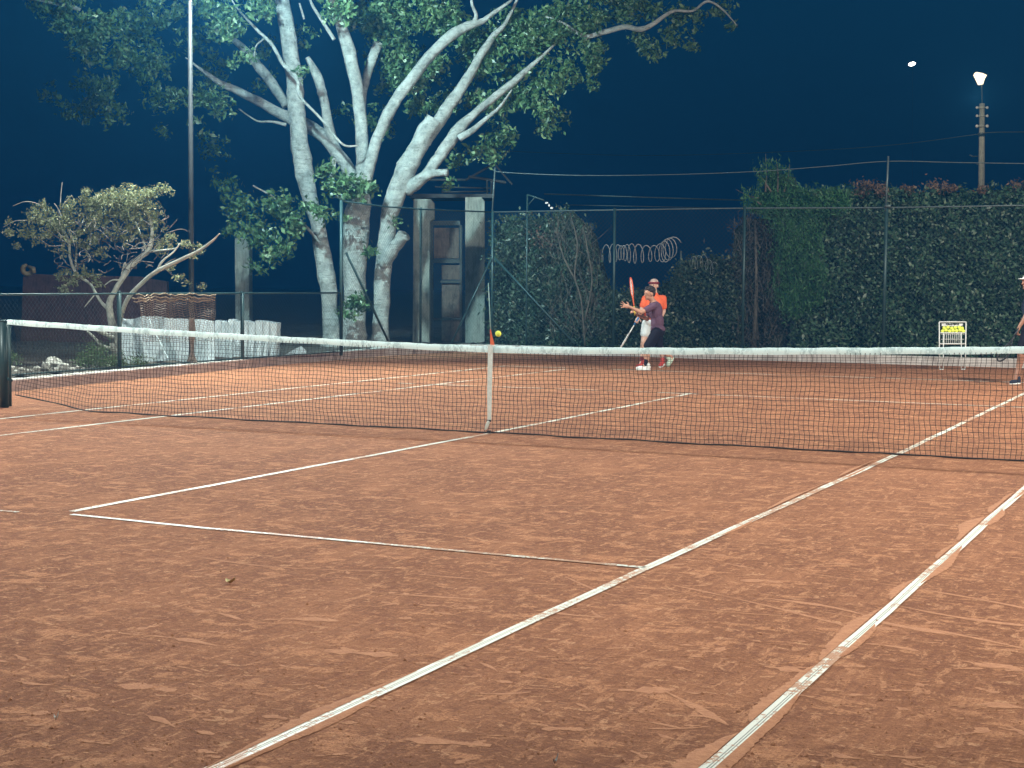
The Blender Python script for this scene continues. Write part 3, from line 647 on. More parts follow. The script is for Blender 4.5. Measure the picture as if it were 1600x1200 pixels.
LIMBS = [
    [(557, 300, 26, .2), (545, 265, 22, .3), (525, 238, 20, .5), (500, 208, 22, .8), (470, 192, 20, 1.0), (447, 182, 19, 1.2), (410, 162, 16, 1.3), (375, 144, 13, 1.2), (340, 127, 9, 1.0), (312, 107, 5, .8), (290, 90, 2, .6)],
    [(536, 250, 14, .6), (522, 225, 15, .6), (512, 190, 16, .5), (505, 150, 15, .4), (495, 118, 14, .4), (480, 90, 8, .4)],
    [(566, 240, 10, .4), (566, 190, 11, .6), (568, 145, 12, .7), (574, 115, 13, .8), (583, 88, 15, .9), (591, 66, 16, .9)],
    [(567, 295, 22, -.1), (578, 255, 19, -.2), (590, 215, 18, -.2), (602, 187, 18, -.2), (620, 155, 18, -.1), (650, 114, 18, 0), (682, 76, 17, .2), (715, 48, 16, .3), (738, 38, 14, .4), (752, 34, 10, .5), (766, 24, 7, .5), (800, 0, 4, .6)],
    [(740, 36, 9, .4), (744, 24, 6, .4), (738, 8, 5, .3), (734, -14, 3, .3)],
    [(664, 222, 20, -.1), (690, 182, 20, .1), (712, 150, 19, .3), (735, 115, 16, .5), (752, 85, 13, .6), (772, 55, 10, .7), (790, 36, 7, .8), (810, -5, 4, .9)],
    [(636, 296, 24, -.1), (652, 284, 20, -.3), (668, 274, 16, -.5), (684, 270, 12, -.6), (699, 270, 11, -.7)],
    [(660, 282, 15, -.2), (674, 262, 17, -.2), (686, 246, 19, -.2), (700, 225, 20, -.1), (715, 205, 19, 0), (728, 190, 16, .1), (748, 172, 13, .2), (775, 150, 12, .4), (806, 125, 11, .5), (830, 103, 8, .6), (845, 90, 6, .6), (868, 68, 3, .7)],
    [(718, 216, 12, -.2), (740, 202, 9, -.3), (760, 185, 7, -.3), (780, 168, 5, -.4), (800, 140, 2, -.4)],
    [(599, 415, 20, -.2), (612, 392, 22, -.4), (623, 378, 20, -.5), (632, 367, 21, -.6)],
    [(850, 25, 3, .5), (880, 36, 3.5, .4), (900, 50, 5, .3), (917, 57, 7, .3), (945, 50, 8, .2), (977, 42, 8, .2), (1000, 46, 9, .1), (1020, 38, 7, 0), (1050, 18, 5, 0), (1082, 17, 4, 0), (1105, 2, 4, 0), (1128, 14, 3, 0), (1152, 40, 1.5, 0)],
    [(560, 228, 3, -.7), (535, 225, 3.5, -.8), (503, 187, 4, -.8), (468, 150, 4.5, -.9), (466, 130, 5, -.9), (460, 117, 6, -.9), (442, 100, 6, -.8), (425, 70, 5.5, -.8), (400, 45, 4.5, -.7), (370, 12, 2.5, -.6), (355, -15, 1.5, -.5)],
    [(413, 60, 3, -.7), (400, 72, 2.5, -.7), (397, 90, 2, -.7), (392, 100, 1.2, -.7)],
    [(447, 165, 15, 1.6), (425, 130, 17, 1.8), (405, 105, 17, 2.), (380, 75, 12, 2.2), (350, 50, 6, 2.3)],
    [(522, 62, 6, 0), (505, 35, 5, 0), (488, 8, 4.5, 0), (478, -20, 3, 0)],
    [(475, 30, 3, .4), (468, 5, 3, .4)], [(447, 195, 6, 1.1), (425, 190, 3.5, 1.), (405, 190, 3, 1.), (390, 182, 2.5, 1.), (373, 170, 2, 1.)],
    [(516, 292, 8, -.3), (520, 268, 9, -.1), (522, 248, 7, 0)],
    [(500, 380, 5, -.3), (470, 345, 4, -.5), (430, 310, 3, -.7), (395, 290, 2, -.8)], [(530, 300, 5, -.4), (545, 285, 4, -.5), (575, 290, 2, -.6)],
    [(95, 5, 6, 2), (125, 15, 5, 2), (60, 0, 4, 2), (30, -3, 2, 2)],
]
for L_ in LIMBS:
    b = MB(); limb(b, L_, D0, 9); b.build('limb', M['bark'], big)
def clumps(spec, D0, dens, size, name, mat_, parent, spread=1., sub=True, droop=.3, asp=.45, dz=1.):
    C = []
    for s in spec:
        px, py, r_ = s[:3]; k = s[3] if len(s) > 3 else 1.; dd = s[4] if len(s) > 4 else 0.
        n_ = int(r_*r_*dens*k)
        # leaves gather in tufts round twig ends
        nt_ = max(3, n_//14); u = rng.normal(size=(nt_, 3)); u /= np.linalg.norm(u, axis=1)[:, None]; rad = rng.random((nt_, 1))**.45
        tc_ = u*rad*[r_, r_*.8, r_*.9*dz/ppm(D0)]
        for c_ in tc_:
            m_ = rng.integers(8, 22); a = rng.normal(size=(m_, 3))*[3.6*spread, 3.0*spread, 3.4*spread/ppm(D0)]
            for x in a: C.append(T(px+c_[0]+x[0], py+c_[1]+x[1], D0+dd+c_[2]+x[2]))
    return leaves(name, C, size, mat_, parent, asp, droop)
CR = [(140, 55, 40, 1, -1), (170, 35, 32, 1, -1), (190, 78, 24, 1.1, -1), (110, 38, 24, .8, -1), (355, 45, 30, 1, -1.5), (345, 20, 34, 1, -1.5), (380, 85, 16, .8, -1.5), (368, 100, 8, 1, -1.5), (405, 10, 32, 1, -1),
      (310, 150, 26, 1, -.6), (345, 163, 24, 1, -.6), (275, 148, 16, .8, -.6), (527, 18, 24, 1.3, -1), (512, -12, 24, 1, -1), (475, 115, 12, 1, -1), (300, 185, 10, .6, -.6), (240, 5, 10, 1, -1), (305, 3, 10, 1, -1),
      (150, 140, 40, .8, 2.5), (125, 170, 30, .8, 2.5), (175, 175, 26, .8, 2.5), (230, 95, 44, .6, 2.5), (250, 150, 32, .6, 2.5), (255, 205, 13, .8, 2), (220, 50, 36, .6, 2.5), (70, 10, 34, .7, 2.5), (300, 60, 28, .6, 2), (325, 100, 30, .5, 2), (330, 230, 40, .3, 2.5), (345, 285, 26, .4, 2),
      (610, 60, 52, .9, 1.2), (600, 15, 48, .9, 1.2), (680, 20, 52, .9, 1), (640, 115, 38, .8, 1), (660, 165, 28, .7, .8), (655, 130, 20, .8, .3), (740, 70, 36, .8, 1.2), (765, 100, 30, .9, .8), (735, 150, 24, .6, .8), (770, 165, 34, .8, 1), (800, 50, 52, 1, 1), (850, 55, 54, 1, .8), (872, 120, 36, 1, .5), (855, 175, 24, 1, .5), (850, 205, 12, 1, .4), (818, 150, 38, .9, .8),
      (785, 215, 30, .8, .8), (750, 232, 26, .8, .6), (712, 250, 20, .7, .5), (770, 250, 14, .6, .5), (905, 30, 48, 1, .6), (930, 105, 20, 1.1, .3), (925, 80, 24, 1.1, .3), (925, 130, 8, 1.2, .3), (1000, 12, 36, .8, .6), (1022, 78, 22, 1, .2), (990, 60, 16, .7, .3), (1050, 55, 22, .8, .3), (1070, 25, 34, .7, .5), (1085, 72, 10, .6, .3), (1128, 20, 22, .5, .3), (1145, 42, 9, .5, .2), (960, 5, 40, 1, .6), (600, 205, 16, .5, .8), (565, 30, 34, .8, 1.4), (680, 100, 30, .6, 1.2), (470, 60, 30, .35, 1.5), (540, 170, 20, .3, 1.8),
      (375, 325, 28, .8, -.4), (400, 365, 32, .9, -.6), (435, 318, 26, 1, -.8), (452, 348, 28, 1.2, -.8), (425, 400, 20, 1.1, -.8), (440, 385, 20, 1.1, -.8), (480, 322, 12, 1, -1), (395, 410, 14, .6, -.6), (365, 360, 18, .6, -.4), (355, 300, 18, .5, 0),
      (535, 285, 30, 1, -.9), (512, 268, 20, 1, -.9), (575, 292, 20, 1.1, -.9), (500, 330, 20, .9, -1), (555, 300, 24, .9, -.9), (575, 392, 11, 1.2, -.9), (560, 475, 22, 1.1, -.9), (545, 488, 14, 1, -.9), (700, 285, 14, .6, 0), (618, 345, 7, .8, -.8), (405, 420, 10, .9, -.7), (530, 340, 9, .8, -.9)]
for _ in range(20): CR.append((rng.uniform(50, 430), rng.uniform(-15, 190)*rng.random()**.3, rng.uniform(20, 38), .45, rng.uniform(1.5, 3.2)))
for _ in range(14): CR.append((rng.uniform(560, 900), rng.uniform(-10, 200), rng.uniform(22, 40), .45, rng.uniform(1.2, 3.)))
for _ in range(46):
    CR.append((rng.uniform(60, 1150), rng.uniform(-260, -30), rng.uniform(30, 60), .6, rng.uniform(-2, 3)))
clumps(CR, D0, .54, .108, 'crown', M['leaf'], big, 1.35)
# creeper leaves drooping brown tips on the right crown
# small yellowish tree
D1 = 26.2
st = thing('small_tree', 'small crooked tree with yellowish green leaves and pale bare branches left of the pole', 'tree', T(180, 560, D1))
b = MB(); limb(b, [(181, 578, 26), (180, 550, 20), (178, 525, 15), (174, 500, 11), (171, 475, 10), (180, 453, 8), (194, 431, 8.5), (206, 414, 8), (222, 400, 8), (231, 393, 7.5), (237, 375, 6), (237, 350, 4.5), (232, 335, 3)], D1, 10)
b.build('trunk', M['twigp'], st)
BR = [[(184, 540, 12, -.2), (187, 505, 9, -.3), (198, 470, 8.5, -.5), (218, 446, 8.5, -.7), (245, 424, 8, -.9), (280, 407, 7, -1.1), (310, 392, 6, -1.3), (330, 378, 4.5, -1.4), (343, 365, 2, -1.5)],
      [(228, 394, 4.5), (255, 391, 4, -.2), (275, 388, 3, -.3), (280, 380, 2, -.3)], [(229, 392, 5), (222, 372, 4, .2), (214, 352, 3.5, .3), (208, 340, 2, .3)],
      [(172, 485, 9), (158, 472, 6, .2), (148, 455, 6, .3), (140, 443, 5, .3), (120, 428, 6, .2), (110, 405, 5.5, .1), (108, 380, 5.5, 0), (100, 362, 4.5, 0), (82, 348, 3.5, 0), (60, 340, 2)],
      [(117, 420, 5, .2), (119, 395, 4.5, .2), (120, 370, 3.5, .2), (130, 345, 2.5, .2)], [(243, 428, 4.5, -.9), (254, 408, 4, -.9), (270, 395, 3, -.9), (282, 380, 2, -.9)],
      [(190, 438, 4, 0), (175, 438, 3, -.1), (163, 446, 2, -.1)], [(190, 430, 4), (194, 414, 3.5), (196, 411, 3), (198, 422, 2.5)], [(150, 458, 3), (140, 470, 2.5), (132, 480, 1.5)],
      [(178, 528, 10, -.2), (160, 520, 8, -.3), (146, 512, 7, -.4), (138, 508, 4, -.4)], [(180, 545, 7, -.2), (160, 540, 6, -.3), (145, 525, 5, -.3), (136, 518, 3, -.3)],
      [(85, 318, 2), (92, 328, 2), (98, 345, 2.5)], [(97, 285, 1.2), (95, 305, 1.8), (94, 325, 2.2)], [(112, 305, 1.2), (100, 318, 1.8), (94, 328, 2)], [(20, 322, 1), (40, 315, 1.6), (62, 320, 2), (75, 335, 2.5)], [(5, 355, 1), (25, 345, 1.6), (50, 345, 2)]]
for L_ in BR:
    b = MB(); limb(b, [(q_[0], q_[1], q_[2]*.8)+tuple(q_[3:]) for q_ in L_], D1, 7, 5, .02); b.build('branch', M['twigp'], st)
b = MB()
for _ in range(150):
    x, y = rng.uniform(85, 265), rng.uniform(345, 425); dx, dy = rng.normal()*16, rng.uniform(-26, 10); d_ = rng.normal()*.5
    limb(b, [(x, y, 1.6, d_), (x+dx*.5+rng.normal()*4, y+dy*.5+rng.normal()*4, 1.2, d_+.1), (x+dx, y+dy, .7, d_+.1)], D1, 4, 3, 0)
tag(b.build('twigs', M['twig'], st), kind='stuff')
C2 = [(75, 372, 14, .6), (95, 392, 12, .5), (130, 385, 16, .5), (160, 392, 16, .45), (200, 372, 18, .5), (225, 368, 12, .6), (150, 318, 16, .9), (110, 318, 9, .9), (55, 375, 9, .7), (200, 312, 26, 1.2), (228, 308, 18, 1.1), (168, 312, 24, 1.1), (150, 338, 24, 1), (134, 300, 8, 1.2), (133, 312, 10, 1), (210, 340, 22, .8), (238, 330, 16, 1), (252, 294, 9, 1.2), (264, 300, 6, 1.2), (240, 300, 9, 1), (60, 335, 20, 1), (82, 352, 20, .9), (42, 360, 15, .9), (18, 362, 10, 1), (14, 350, 6, 1), (24, 385, 8, .8), (98, 348, 20, .8), (112, 372, 16, .7), (140, 368, 20, .6), (180, 365, 16, .5), (252, 385, 16, .8), (266, 368, 10, .9),
      (290, 385, 8, .9), (312, 388, 8, .9), (130, 430, 13, .8), (112, 440, 12, .8), (98, 425, 8, 1), (100, 455, 9, .9), (90, 434, 4, 1.3), (280, 432, 7, .9), (292, 440, 6, .9), (312, 448, 6, 1), (268, 418, 5, .9), (70, 322, 9, 1), (240, 352, 16, .6), (190, 335, 20, .8), (300, 400, 6, .8), (150, 440, 12, .6), (110, 330, 16, .8)]
C2 = [(q_[0], q_[1], q_[2]*1.18)+tuple(q_[3:]) for q_ in C2]
clumps(C2, D1, 1.15, .048, 'crown', M['leafy'], st, .8, droop=-.1, asp=.4)

# ------------------------------------------------------------------ hedge and shrubs behind the back fence
def inpoly(x, y, P):
    c = False; n = len(P); j = n-1
    for i in range(n):
        if (P[i][1] > y) != (P[j][1] > y) and x < (P[j][0]-P[i][0])*(y-P[i][1])/(P[j][1]-P[i][1])+P[i][0]: c = not c
        j = i
    return c
def bush(P, N, Y, th, size, name, mat_, parent, lump=.35, droop=.2, asp=.5, seed=0):
    """leaves over the lumpy face and top of a bush filling an outline at depth Y"""
    xs = [p[0] for p in P]; ys = [p[1] for p in P]; C = []; k = 0
    while len(C) < N and k < N*6:
        k += 1; x = random.uniform(min(xs), max(xs)); y = random.uniform(min(ys), max(ys))
        if not inpoly(x, y, P): continue
        x += rng.normal()*5*(1+.8*math.sin(y*.13)); y += rng.normal()*3.5*(1+.8*math.sin(x*.11))
        l = (math.sin(x*.045+seed)*math.cos(y*.052+seed*2)+math.sin(x*.11+y*.07+seed)*.6)*.5
        dY = lump*(l+.6)+abs(rng.normal())*th*.3
        C.append(VY(x, y, Y+dY))
    return leaves(name, C, size, mat_, parent, asp, droop)
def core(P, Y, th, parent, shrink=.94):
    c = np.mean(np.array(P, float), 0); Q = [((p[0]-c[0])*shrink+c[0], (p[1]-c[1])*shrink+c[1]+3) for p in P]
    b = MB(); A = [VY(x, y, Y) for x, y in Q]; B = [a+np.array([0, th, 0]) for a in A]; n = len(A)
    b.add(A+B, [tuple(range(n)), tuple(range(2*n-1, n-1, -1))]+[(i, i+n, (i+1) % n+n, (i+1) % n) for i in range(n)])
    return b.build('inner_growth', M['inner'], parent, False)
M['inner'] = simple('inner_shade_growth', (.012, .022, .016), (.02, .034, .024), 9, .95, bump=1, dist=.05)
h = thing('hedge', 'tall dense dark green hedge filling the right side behind the back fence', 'hedge', (2, 17.6, .1))
HP = [(1235, 300), (1262, 294), (1300, 293), (1345, 295), (1400, 294), (1450, 297), (1500, 296), (1550, 293), (1600, 290), (1720, 290), (1900, 292), (1900, 566), (1235, 556)]
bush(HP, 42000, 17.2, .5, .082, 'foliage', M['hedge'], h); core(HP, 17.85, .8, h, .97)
b = MB()
DR = []
for (px, py, r_) in [(1352, 290, 14), (1372, 292, 10), (1462, 292, 16), (1485, 294, 10), (1420, 297, 12), (1590, 290, 12), (1535, 296, 8), (1380, 300, 10), (1345, 300, 10)]:
    for _ in range(int(r_*12)): DR.append(VY(px+rng.normal()*r_*.6, py+rng.normal()*r_*.35, 17.3+rng.random()*.5))
leaves('dry_tips', DR, .07, M['dry'], h, .4, .2)
h2 = thing('conifer_bush', 'feathery bright green conifer bush with spiky top, left end of the tall hedge', 'bush', (-1.7, 17.6, .1))
CP = [(1158, 325), (1165, 300), (1185, 292), (1182, 270), (1176, 262), (1192, 262), (1196, 244), (1204, 256), (1212, 252), (1222, 266), (1232, 258), (1240, 282), (1256, 296), (1310, 292), (1330, 300), (1325, 330), (1290, 340), (1282, 400), (1295, 430), (1286, 470), (1240, 500), (1210, 470), (1212, 400), (1205, 345)]
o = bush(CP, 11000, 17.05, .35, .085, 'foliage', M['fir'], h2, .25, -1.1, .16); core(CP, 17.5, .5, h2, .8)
b = MB()
for x0, y0, x1, y1 in [(1196, 300, 1196, 240), (1215, 300, 1213, 248), (1205, 300, 1178, 262), (1190, 320, 1150, 296), (1225, 300, 1234, 256), (1185, 310, 1162, 304)]:
    b.tube([VY(x0, y0, 17.3), VY((x0+x1)/2+2, (y0+y1)/2, 17.3), VY(x1, y1, 17.25)], [.02, .012, .004], 5)
b.build('stem', M['twig'], h2)
h3 = thing('bare_twig_shrub', 'dry brownish twiggy shrub between low growth and bright conifer bush', 'shrub', (-2.3, 17.5, .1))
TP_ = [(1145, 350), (1165, 332), (1200, 330), (1212, 360), (1215, 430), (1230, 500), (1230, 556), (1150, 552), (1150, 450), (1140, 400)]
b = MB()
for _ in range(420):
    x, y = rng.uniform(1142, 1218), rng.uniform(340, 545)
    if not inpoly(x, y, TP_): continue
    a = VY(x, y, 17.3+rng.random()*.4); b.tube([a, a+np.array([rng.normal()*.10, rng.normal()*.1, rng.uniform(.05, .35)])], [.006, .003], 3, False)
b.tube([VY(1178, 550, 17.5), VY(1182, 450, 17.5), VY(1180, 345, 17.5)], [.05, .035, .015], 7); tag(b.build('twigs', M['twig'], h3), kind='stuff')
bush(TP_, 3200, 17.25, .5, .055, 'foliage', M['dry2'] if 'dry2' in M else leafmat('dull_leaf', (.05, .042, .036), (.085, .075, .062), None, .7), h3); core(TP_, 17.7, .4, h3, .92)
h4 = thing('low_shrubs', 'lower uneven shrub row behind the players, below the wire coil', 'shrub', (-4, 17.5, .1))
LP = [(938, 450), (955, 458), (985, 450), (1020, 455), (1050, 430), (1062, 408), (1080, 402), (1100, 396), (1130, 398), (1150, 405), (1160, 450), (1160, 556), (935, 550)]
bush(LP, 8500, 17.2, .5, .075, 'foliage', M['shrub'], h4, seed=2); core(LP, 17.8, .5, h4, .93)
h5 = thing('tall_shrub', 'tall dark shrub with greyish twigs behind the fence corner, right of the pillar', 'shrub', (-7, 17.5, .1))
SP = [(766, 350), (785, 338), (820, 335), (860, 336), (885, 322), (905, 340), (922, 360), (932, 400), (944, 440), (958, 480), (960, 550), (762, 545)]
bush(SP, 11500, 17.2, .5, .075, 'foliage', M['shrub'], h5, seed=4); core(SP, 17.85, .5, h5, .92)
b = MB()
for _ in range(300):
    x, y = rng.uniform(855, 945), rng.uniform(345, 530)
    if not inpoly(x, y, SP): continue
    a = VY(x, y, 17.12+rng.random()*.15); b.tube([a, a+np.array([rng.normal()*.14, rng.normal()*.05, rng.uniform(.08, .4)])], [.007, .003], 3, False)
for L_ in ([(914, 540), (908, 470), (898, 430), (902, 380), (890, 330)], [(914, 500), (925, 440), (918, 390), (910, 350)], [(900, 440), (880, 400), (868, 355)]):
    b.tube([VY(x, y, 17.1) for x, y in L_], [.018]*(len(L_)-1)+[.006], 5, smooth=4)
tag(b.build('twigs', M['twig'], h5), kind='stuff')
DR = [VY(845+rng.normal()*14, 375+rng.normal()*12, 17.15+rng.random()*.2) for _ in range(170)]
leaves('dry_leaves', DR, .06, leafmat('rust_leaf', (.10, .06, .045), (.2, .12, .09), None, .7), h5)
# frame with pole in the shrub
t = thing('thin_steel_post', 'thin steel post with bracket rising from the tall shrub', 'post', VY(822, 548, 17.05))
b = MB(); b.tube([VY(822, 548, 17.05), VY(824, 304, 17.05)], .02, 6); b.tube([VY(824, 304, 17.05), VY(850, 313, 17.1)], .018, 6); b.tube([VY(824, 322, 17.05), VY(836, 308, 17.05)], .01, 6); b.build('post', M['post'], t)
t = thing('caught_scrap', 'two small white scraps caught on twigs above the tall shrub', 'scrap', VY(858, 320, 17.15))
b = MB()
for (x, y, ww, hh) in ((854, 317, 6, 3.2), (862, 325, 6, 3.5), (858, 321, 3, 4)):
    b.ell(VY(x, y, 17.12), np.array([[ww/2/79, 0, .01], [0, .012, 0], [-.01, 0, hh/2/79]]), 8, 5, .15)
b.build('scrap', M['paper'], t)

# razor wire coil
t = thing('razor_wire_coil', 'silvery coil of razor wire hanging behind the back fence above the players', 'wire coil', VY(1000, 405, 17.6))
b = MB(); pts = []
turns = 15
for i in range(turns*16):
    s = i/(turns*16); a = i/16*2*math.pi
    cx = 938+s*122+6*math.sin(s*11); cy = 397-11*s**3-2*math.sin(s*7); rw = 3.5+8*s**3; rh = 12.5+4.5*s**2+2*math.sin(s*17)
    pts.append(VY(cx+rw*math.cos(a), cy+rh*math.sin(a), 17.6+.15*math.sin(a)))
b.tube(pts, .009, 4); b.build('coil', M['razor'], t)
t = thing('razor_wire_coil', 'dull tangle of razor wire over the low shrubs right of the bigger coil', 'wire coil', VY(1115, 405, 17.3))
b = MB(); pts = []
for i in range(5*16):
    s = i/(5*16); a = i/16*2*math.pi; pts.append(VY(1078+s*40+4*math.cos(a), 405+4*math.sin(s*9)+10*math.sin(a)+s*12, 17.14+.1*math.sin(a)))
b.tube(pts, .0035, 4); b.build('coil', M['razor'], t)
t = thing('coil_stake', 'short thin stake standing under the right end of the razor wire coil', 'stake', VY(1064, 440, 17.6))
b = MB(); b.tube([VY(1064, 450, 17.6), VY(1064, 392, 17.6)], .022, 6); b.build('stake', M['galv'], t)

# ------------------------------------------------------------------ utility pole with lit lamp, wires, far lamp
DP = 62.
t = thing('utility_pole', 'pale concrete utility pole with a glowing lamp on top above the hedge', 'utility pole', T(1533, 470, DP))
s = 1/ppm(DP)
b = MB(); b.tube([T(1533, 520, DP), T(1533.5, 300, DP), T(1534.5, 162, DP)], [5.6*s, 5.0*s, 4.2*s], 14); b.build('pole', M['polec'], t)
for y, k in ((168, 0), (181, 0), (197, 1)):
    b = MB(); b.tube([T(1527, y, DP-.1), T(1542, y, DP-.1)], 1.3*s, 6); b.tube([T(1534, y-1.5, DP-.12), T(1534, y+1.5, DP-.12)], 5.0*s, 10); b.build('clamp', M['polec'], t)
    for x in (1526.5, 1542.5):
        b = MB(); b.ell(T(x, y, DP-.15), np.eye(3)*(2.2+.4*k)*s, 10, 6); b.build('insulator', M['insul'], t)
b = MB(); b.tube([T(1534.5, 162, DP), T(1534, 132, DP)], .9*s, 6); b.build('lamp_stem', M['galv'], t)
b = MB(); b.tube([T(1532, 132, DP), T(1531.5, 124, DP), T(1531.5, 117.5, DP), T(1532, 116, DP)], [4*s, 7*s, 10.3*s, 9.5*s], 6); b.build('lamp_glass', M['lamp'], t, False)
b = MB(); b.tube([T(1533, 208, DP-.2), T(1533, 211, DP-.2)], 5.4*s, 8); b.build('collar', M['galv'], t); b = MB(); b.tube([T(1528, 244, DP), T(1520, 244.5, DP), T(1515, 242, DP)], [.8*s, 1*s, 1*s], 6); b.build('bracket', M['galv'], t); b = MB(); b.tube([T(1531, 258, DP), T(1526, 256, DP)], .8*s, 6); b.build('bracket', M['galv'], t)
ld = bpy.data.lights.new('street_lamp_light', 'POINT'); ld.energy = 420; ld.color = (1, .86, .62); ld.shadow_soft_size = .15
lo = bpy.data.objects.new('street_lamp_light', ld); col.objects.link(lo); lo.location = tuple(T(1528, 150, DP-4.5))
t = thing('power_line', 'thin sagging power line running left from the utility pole', 'power line', T(1533, 209, DP))
b = MB(); b.tube([T(1533, 209, DP), T(1400, 226, DP+2), T(1250, 236, DP+4), T(1000, 243, DP+8), T(760, 235, DP+12)], .016, 4, smooth=5); b.build('cable', M['wire'], t)
t = thing('power_line', 'short thick power line leaving the utility pole to the right', 'power line', T(1533, 208, DP))
b = MB(); b.tube([T(1533, 209, DP), T(1560, 206.5, DP), T(1700, 206, DP)], .022, 4, smooth=3); b.build('cable', M['galv'], t)
t = thing('power_line', 'pair of faint lines low in the sky between shrub and conifer bush', 'power line', T(1160, 314, 44.))
b = MB(); b.tube([T(850, 303, 44), T(1000, 308, 44), T(1165, 313, 44)], .022, 4); b.tube([T(880, 320, 44), T(1165, 326, 44)], .016, 4); b.build('cable', M['wire'], t)
t = thing('far_lamp', 'small bright oval light high in the night sky left of the lit utility pole', 'light', T(1425, 100, 90))
s = 90/FOC; b = MB(); ax = RT*5.6*s+UP*1.3*s; b.ell(T(1425, 100, 90), [ax, FW*2.5*s, UP*3.1*s-RT*.4*s], 16, 10); b.build('lamp_glass', M['lamp2'], t)
b = MB(); b.tube([T(1425, 480, 90.3), T(1426, 101, 90.3)], .006, 5); b.build('stem', M['black'], t)

# ------------------------------------------------------------------ ball basket with balls
DB = 29.1; pxm = ppm(DB)
t = thing('ball_basket', 'pale wire ball basket on legs full of yellow balls before the hedge', 'basket', T(1488, 577, DB))
def bt(px, py, dd=0.): return T(px, py, DB+dd)
b = MB()
for dd in (-.17, .17):
    b.tube([bt(1468, 577, dd), bt(1467.5, 503, dd)], .011, 6); b.tube([bt(1508, 577, dd), bt(1509.5, 503, dd)], .011, 6)
    b.tube([bt(1467.5, 503, dd), bt(1509.5, 503, dd)], .012, 6); b.tube([bt(1469, 520, dd), bt(1508, 520, dd)], .010, 6); b.tube([bt(1469, 537, dd), bt(1508, 537, dd)], .010, 6)
    b.tube([bt(1474, 520, dd), bt(1474, 577, dd)], .009, 6); b.tube([bt(1502, 520, dd), bt(1502, 577, dd)], .009, 6)
    b.tube([bt(1468, 577, dd), bt(1474, 577, dd)], .010, 6); b.tube([bt(1502, 577, dd), bt(1508, 577, dd)], .010, 6)
for x in (1468, 1509): b.tube([bt(x, 503, -.17), bt(x, 503, .17)], .011, 6); b.tube([bt(x, 537, -.17), bt(x, 537, .17)], .010, 6)
b.build('frame', M['white'], t)
b = MB()
for dd in (-.165, .165):
    for x in np.linspace(1476, 1500, 9): b.tube([bt(x, 521, dd), bt(x, 538, dd)], .0045, 4)
for y in (522, 530, 538):
    b.tube([bt(1470, y, -.165), bt(1507, y, -.165)], .0045, 4)
for x in np.linspace(1472, 1505, 9): b.tube([bt(x, 538, -.165), bt(x, 538, .165)], .0045, 4)
b.build('wire_cage', M['white'], t)
b = MB(); b.box(bt(1488, 507.5, .17), (.40, .008, .05), [RT*[1, 1, 0], FW*[1, 1, 0], (0, 0, 1)]); b.build('sign_plate', M['white'], t, False)
b = MB()
for i in range(8):
    c = bt(1479+i*2.6, 506.5, .155); b.box(c+np.array([0, 0, rng.normal()*.003]), (.018+.006*(i % 3), .004, .020+.008*(i % 2)), [RT*[1, 1, 0], FW*[1, 1, 0], (0, 0, 1)])
b.build('faded_lettering', M['black'], t, False)
pos = [(1472.5, 517.5), (1478, 516), (1483.5, 517.5), (1489, 516.5), (1494.5, 517), (1500, 516), (1505, 517.5), (1475, 512.5), (1481, 511.5), (1487, 513), (1492.5, 512), (1498.5, 511.5), (1503.5, 513)]
wh = ['front row, leftmost', 'front row, second from left', 'front row, third from left', 'front row, middle', 'front row, third from right', 'front row, second from right', 'front row, rightmost', 'upper row, leftmost', 'upper row, second from left', 'upper row, third from left', 'upper row, middle right', 'upper row, second from right', 'upper row, rightmost']
for (x, y), ww in zip(pos, wh): ball('tennis_ball', bt(x, y, -.15 if y > 515 else -.09), 'yellow ball in the wire basket, '+ww, 'tennis balls in the wire basket')

# ------------------------------------------------------------------ people
def remesh(name, mb, mat_, parent, vox=.009, it=3, label=None):
    o = mb.build(name, mat_, parent, True)
    r_ = o.modifiers.new('r', 'REMESH'); r_.mode = 'VOXEL'; r_.voxel_size = vox; r_.use_smooth_shade = True
    s_ = o.modifiers.new('s', 'SMOOTH'); s_.iterations = it; s_.factor = .5
    dg = bpy.context.evaluated_depsgraph_get(); me = bpy.data.meshes.new_from_object(o.evaluated_get(dg))
    o.modifiers.clear(); o.data = me
    if not me.materials: me.materials.append(mat_)
    if label: o['label'] = label
    return o
def hand(b, w, d, side, up, curl=.5, spread=.25, s=1.):
    """palm at wrist w pointing d; side = thumb side; curl bends the five unequal fingers towards -up"""
    w, d, side, up = [np.array(x, float) for x in (w, d, side, up)]
    d /= np.linalg.norm(d); side = side-d*(side@d); side /= np.linalg.norm(side); up = np.cross(side, d)
    pc = w+d*.05*s
    b.ell(pc, [d*.055*s, side*.042*s, up*.018*s], 12, 8); b.caps(w-d*.01*s, .026*s, w+d*.03*s, .026*s)
    for k, (o_, L) in enumerate(((.030, .072), (.011, .082), (-.010, .076), (-.030, .060))):
        p = pc+d*.042*s+side*o_*s; dr = d+side*(o_/.03*spread); dr /= np.linalg.norm(dr); r0 = .0095*s
        for seg in range(3):
            ang = curl*(.5+seg*.7); dd_ = dr*math.cos(ang)-up*math.sin(ang); q_ = p+dd_*L*s*(.42, .32, .26)[seg]
            b.caps(p, r0, q_, r0*.9, 8); p = q_; r0 *= .92
    p = w+d*.025*s+side*.036*s; t1 = p+(d*.6+side*.8-up*.3*curl)*.034*s; t2 = t1+(d*.85+side*.35-up*.6*curl)*.030*s
    b.caps(p, .013*s, t1, .011*s, 8); b.caps(t1, .011*s, t2, .009*s, 8)
